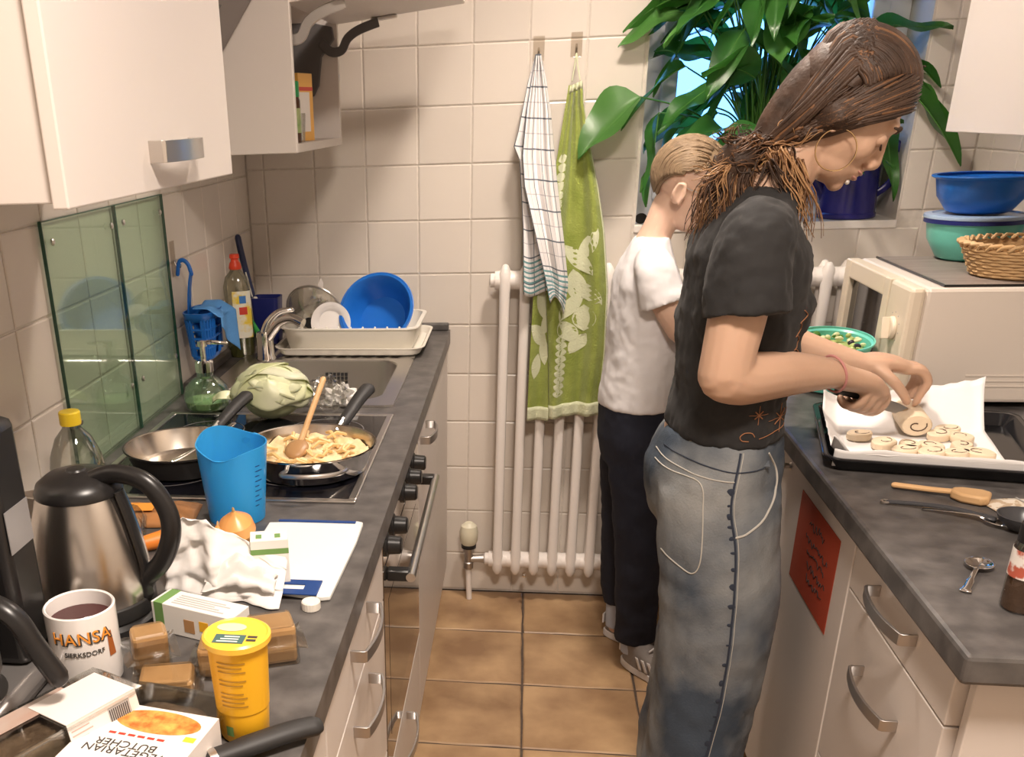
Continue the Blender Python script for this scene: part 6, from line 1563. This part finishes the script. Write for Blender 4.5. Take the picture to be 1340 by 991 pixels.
# hair
M_bh = hair_mat('light brown hair', (.16, .105, .06), (.30, .21, .125))
def bscalp(th, ph, r=1.0):
    e = (.088 * r, .075 * r, .083 * r); d = V(math.cos(th) * math.cos(ph), math.sin(ph), math.sin(th) * math.cos(ph))
    return HB_.p(-.002 + e[0] * d.x, e[1] * d.y, .032 + e[2] * d.z)
def bcap(u, v):
    ph = -1.40 + 2.8 * u; th0 = .30 + .85 * abs(math.sin(ph)) ** 3; the = 4.15 - .75 * abs(math.sin(ph)) ** 2; return tuple(bscalp(th0 + (the - th0) * v, ph, 1.02))
MB().grid(bcap, 28, 26).build('hair_cap', M_bh, bo, smooth=3, solid=.006)
bs = MB()
for i in range(260):
    ph = rng.uniform(-1.38, 1.38); th = rng.uniform(.9, 2.2); dth = rng.choice((-1, 1)) if th < 1.3 else 1
    lim = .30 + .85 * abs(math.sin(ph)) ** 3 if dth < 0 else 4.05 - .7 * abs(math.sin(ph)) ** 2
    pts = [tuple(bscalp(th + (lim - th) * k / 6, ph * (1 + .05 * math.sin(k)), 1.07 + .015 * rng.random())) for k in range(7)]
    bs.tube(spline(pts, 2), [.0026 * (1 - .4 * k / 12) for k in range(13)], 5)
bs.build('hair_strands', M_bh, bo, smooth=3)['kind'] = 'stuff'
# glasses seen from the side
gm = MB(); HB_.tube(gm, [(-.005, -.078, .004), (.04, -.070, .006), (.085, -.058, .004)], .0014, 6); gm.build('glasses_temple', M_steel, bo)
# trainers
M_grey_s = mat('grey suede', (.24, .22, .21), .85, bump=.2, bscale=120); M_sole = mat('white rubber', (.72, .70, .70), .5)
def trainer(loc, rz):
    e = bpy.data.objects.new('trainer', None)
    def out(k, grow): return None
    T = Matrix.Translation(loc) @ Matrix.Rotation(rz, 4, 'Z')
    def sole_ring(z, g): return [T @ V(.085 + (.115 + g) * math.cos(a), (.036 + g) * math.sin(a) * (1.1 if math.cos(a) > 0 else .92), z) for a in [2 * PI * k / 32 for k in range(32)]]
    so = MB().rings([sole_ring(.0008, 0), sole_ring(.004, .003), sole_ring(.022, .003), sole_ring(.024, 0)]).build('sole', M_sole, bo)
    rows = [(.024, .085, .112, .036), (.045, .080, .108, .036), (.060, .060, .090, .034), (.075, .030, .058, .032), (.092, .014, .042, .031)]
    u = MB(); u.rings([[T @ V(cx_ + l_ * math.cos(a), w_ * math.sin(a), z) for a in [2 * PI * k / 28 for k in range(28)]] for z, cx_, l_, w_ in spline(rows, 3)])
    uo = u.build('shoe_upper', M_grey_s, bo)
    for i in range(3):
        for sgn in (-1, 1):
            x0 = .045 + i * .021
            def f(u_, v_, x0=x0, sgn=sgn):
                z = .028 + .034 * v_; x = x0 + .010 * u_ - .018 * v_ + .016
                k = (z - .024) / .05; cx_, l_, w_ = .085 - .024 * k, .112 - .022 * k, .0365 - .001 * k
                c = max(-.98, min(.98, (x - cx_) / l_)); return tuple(T @ V(x, sgn * (w_ * math.sqrt(1 - c * c) + .0016), z))
            MB().grid(f, 3, 6).build('stripe', M_sole, uo, smooth=3, solid=.001)
    for i in range(4):
        z = .052 + .009 * (3 - i); x = .075 + .014 * i
        MB().tube([tuple(T @ V(x, -.016, z + .006)), tuple(T @ V(x + .003, 0, z + .013)), tuple(T @ V(x, .016, z + .006))], .0026, 6, rnd=True).build('lace', M_sole, uo)
    MB().bb(-.0335, -.029, -.014, .014, .045, .075, T).build('heel_tab', M_sole, uo)
    bpy.data.objects.remove(e)
for fx, fy_ in ((.503, -.457), (.472, -.301)):
    MB().lathe([(.034, .05), (.035, .07), (.036, .10), (.038, .18), (.034, .18)], 24, Matrix.Translation((fx, fy_, 0)), caps=False).build('sock', mat('pale blue sock', (.42, .46, .55), .9), bo)
trainer((.500, -.460, 0), math.radians(-46)); trainer((.466, -.285, 0), math.radians(-28))
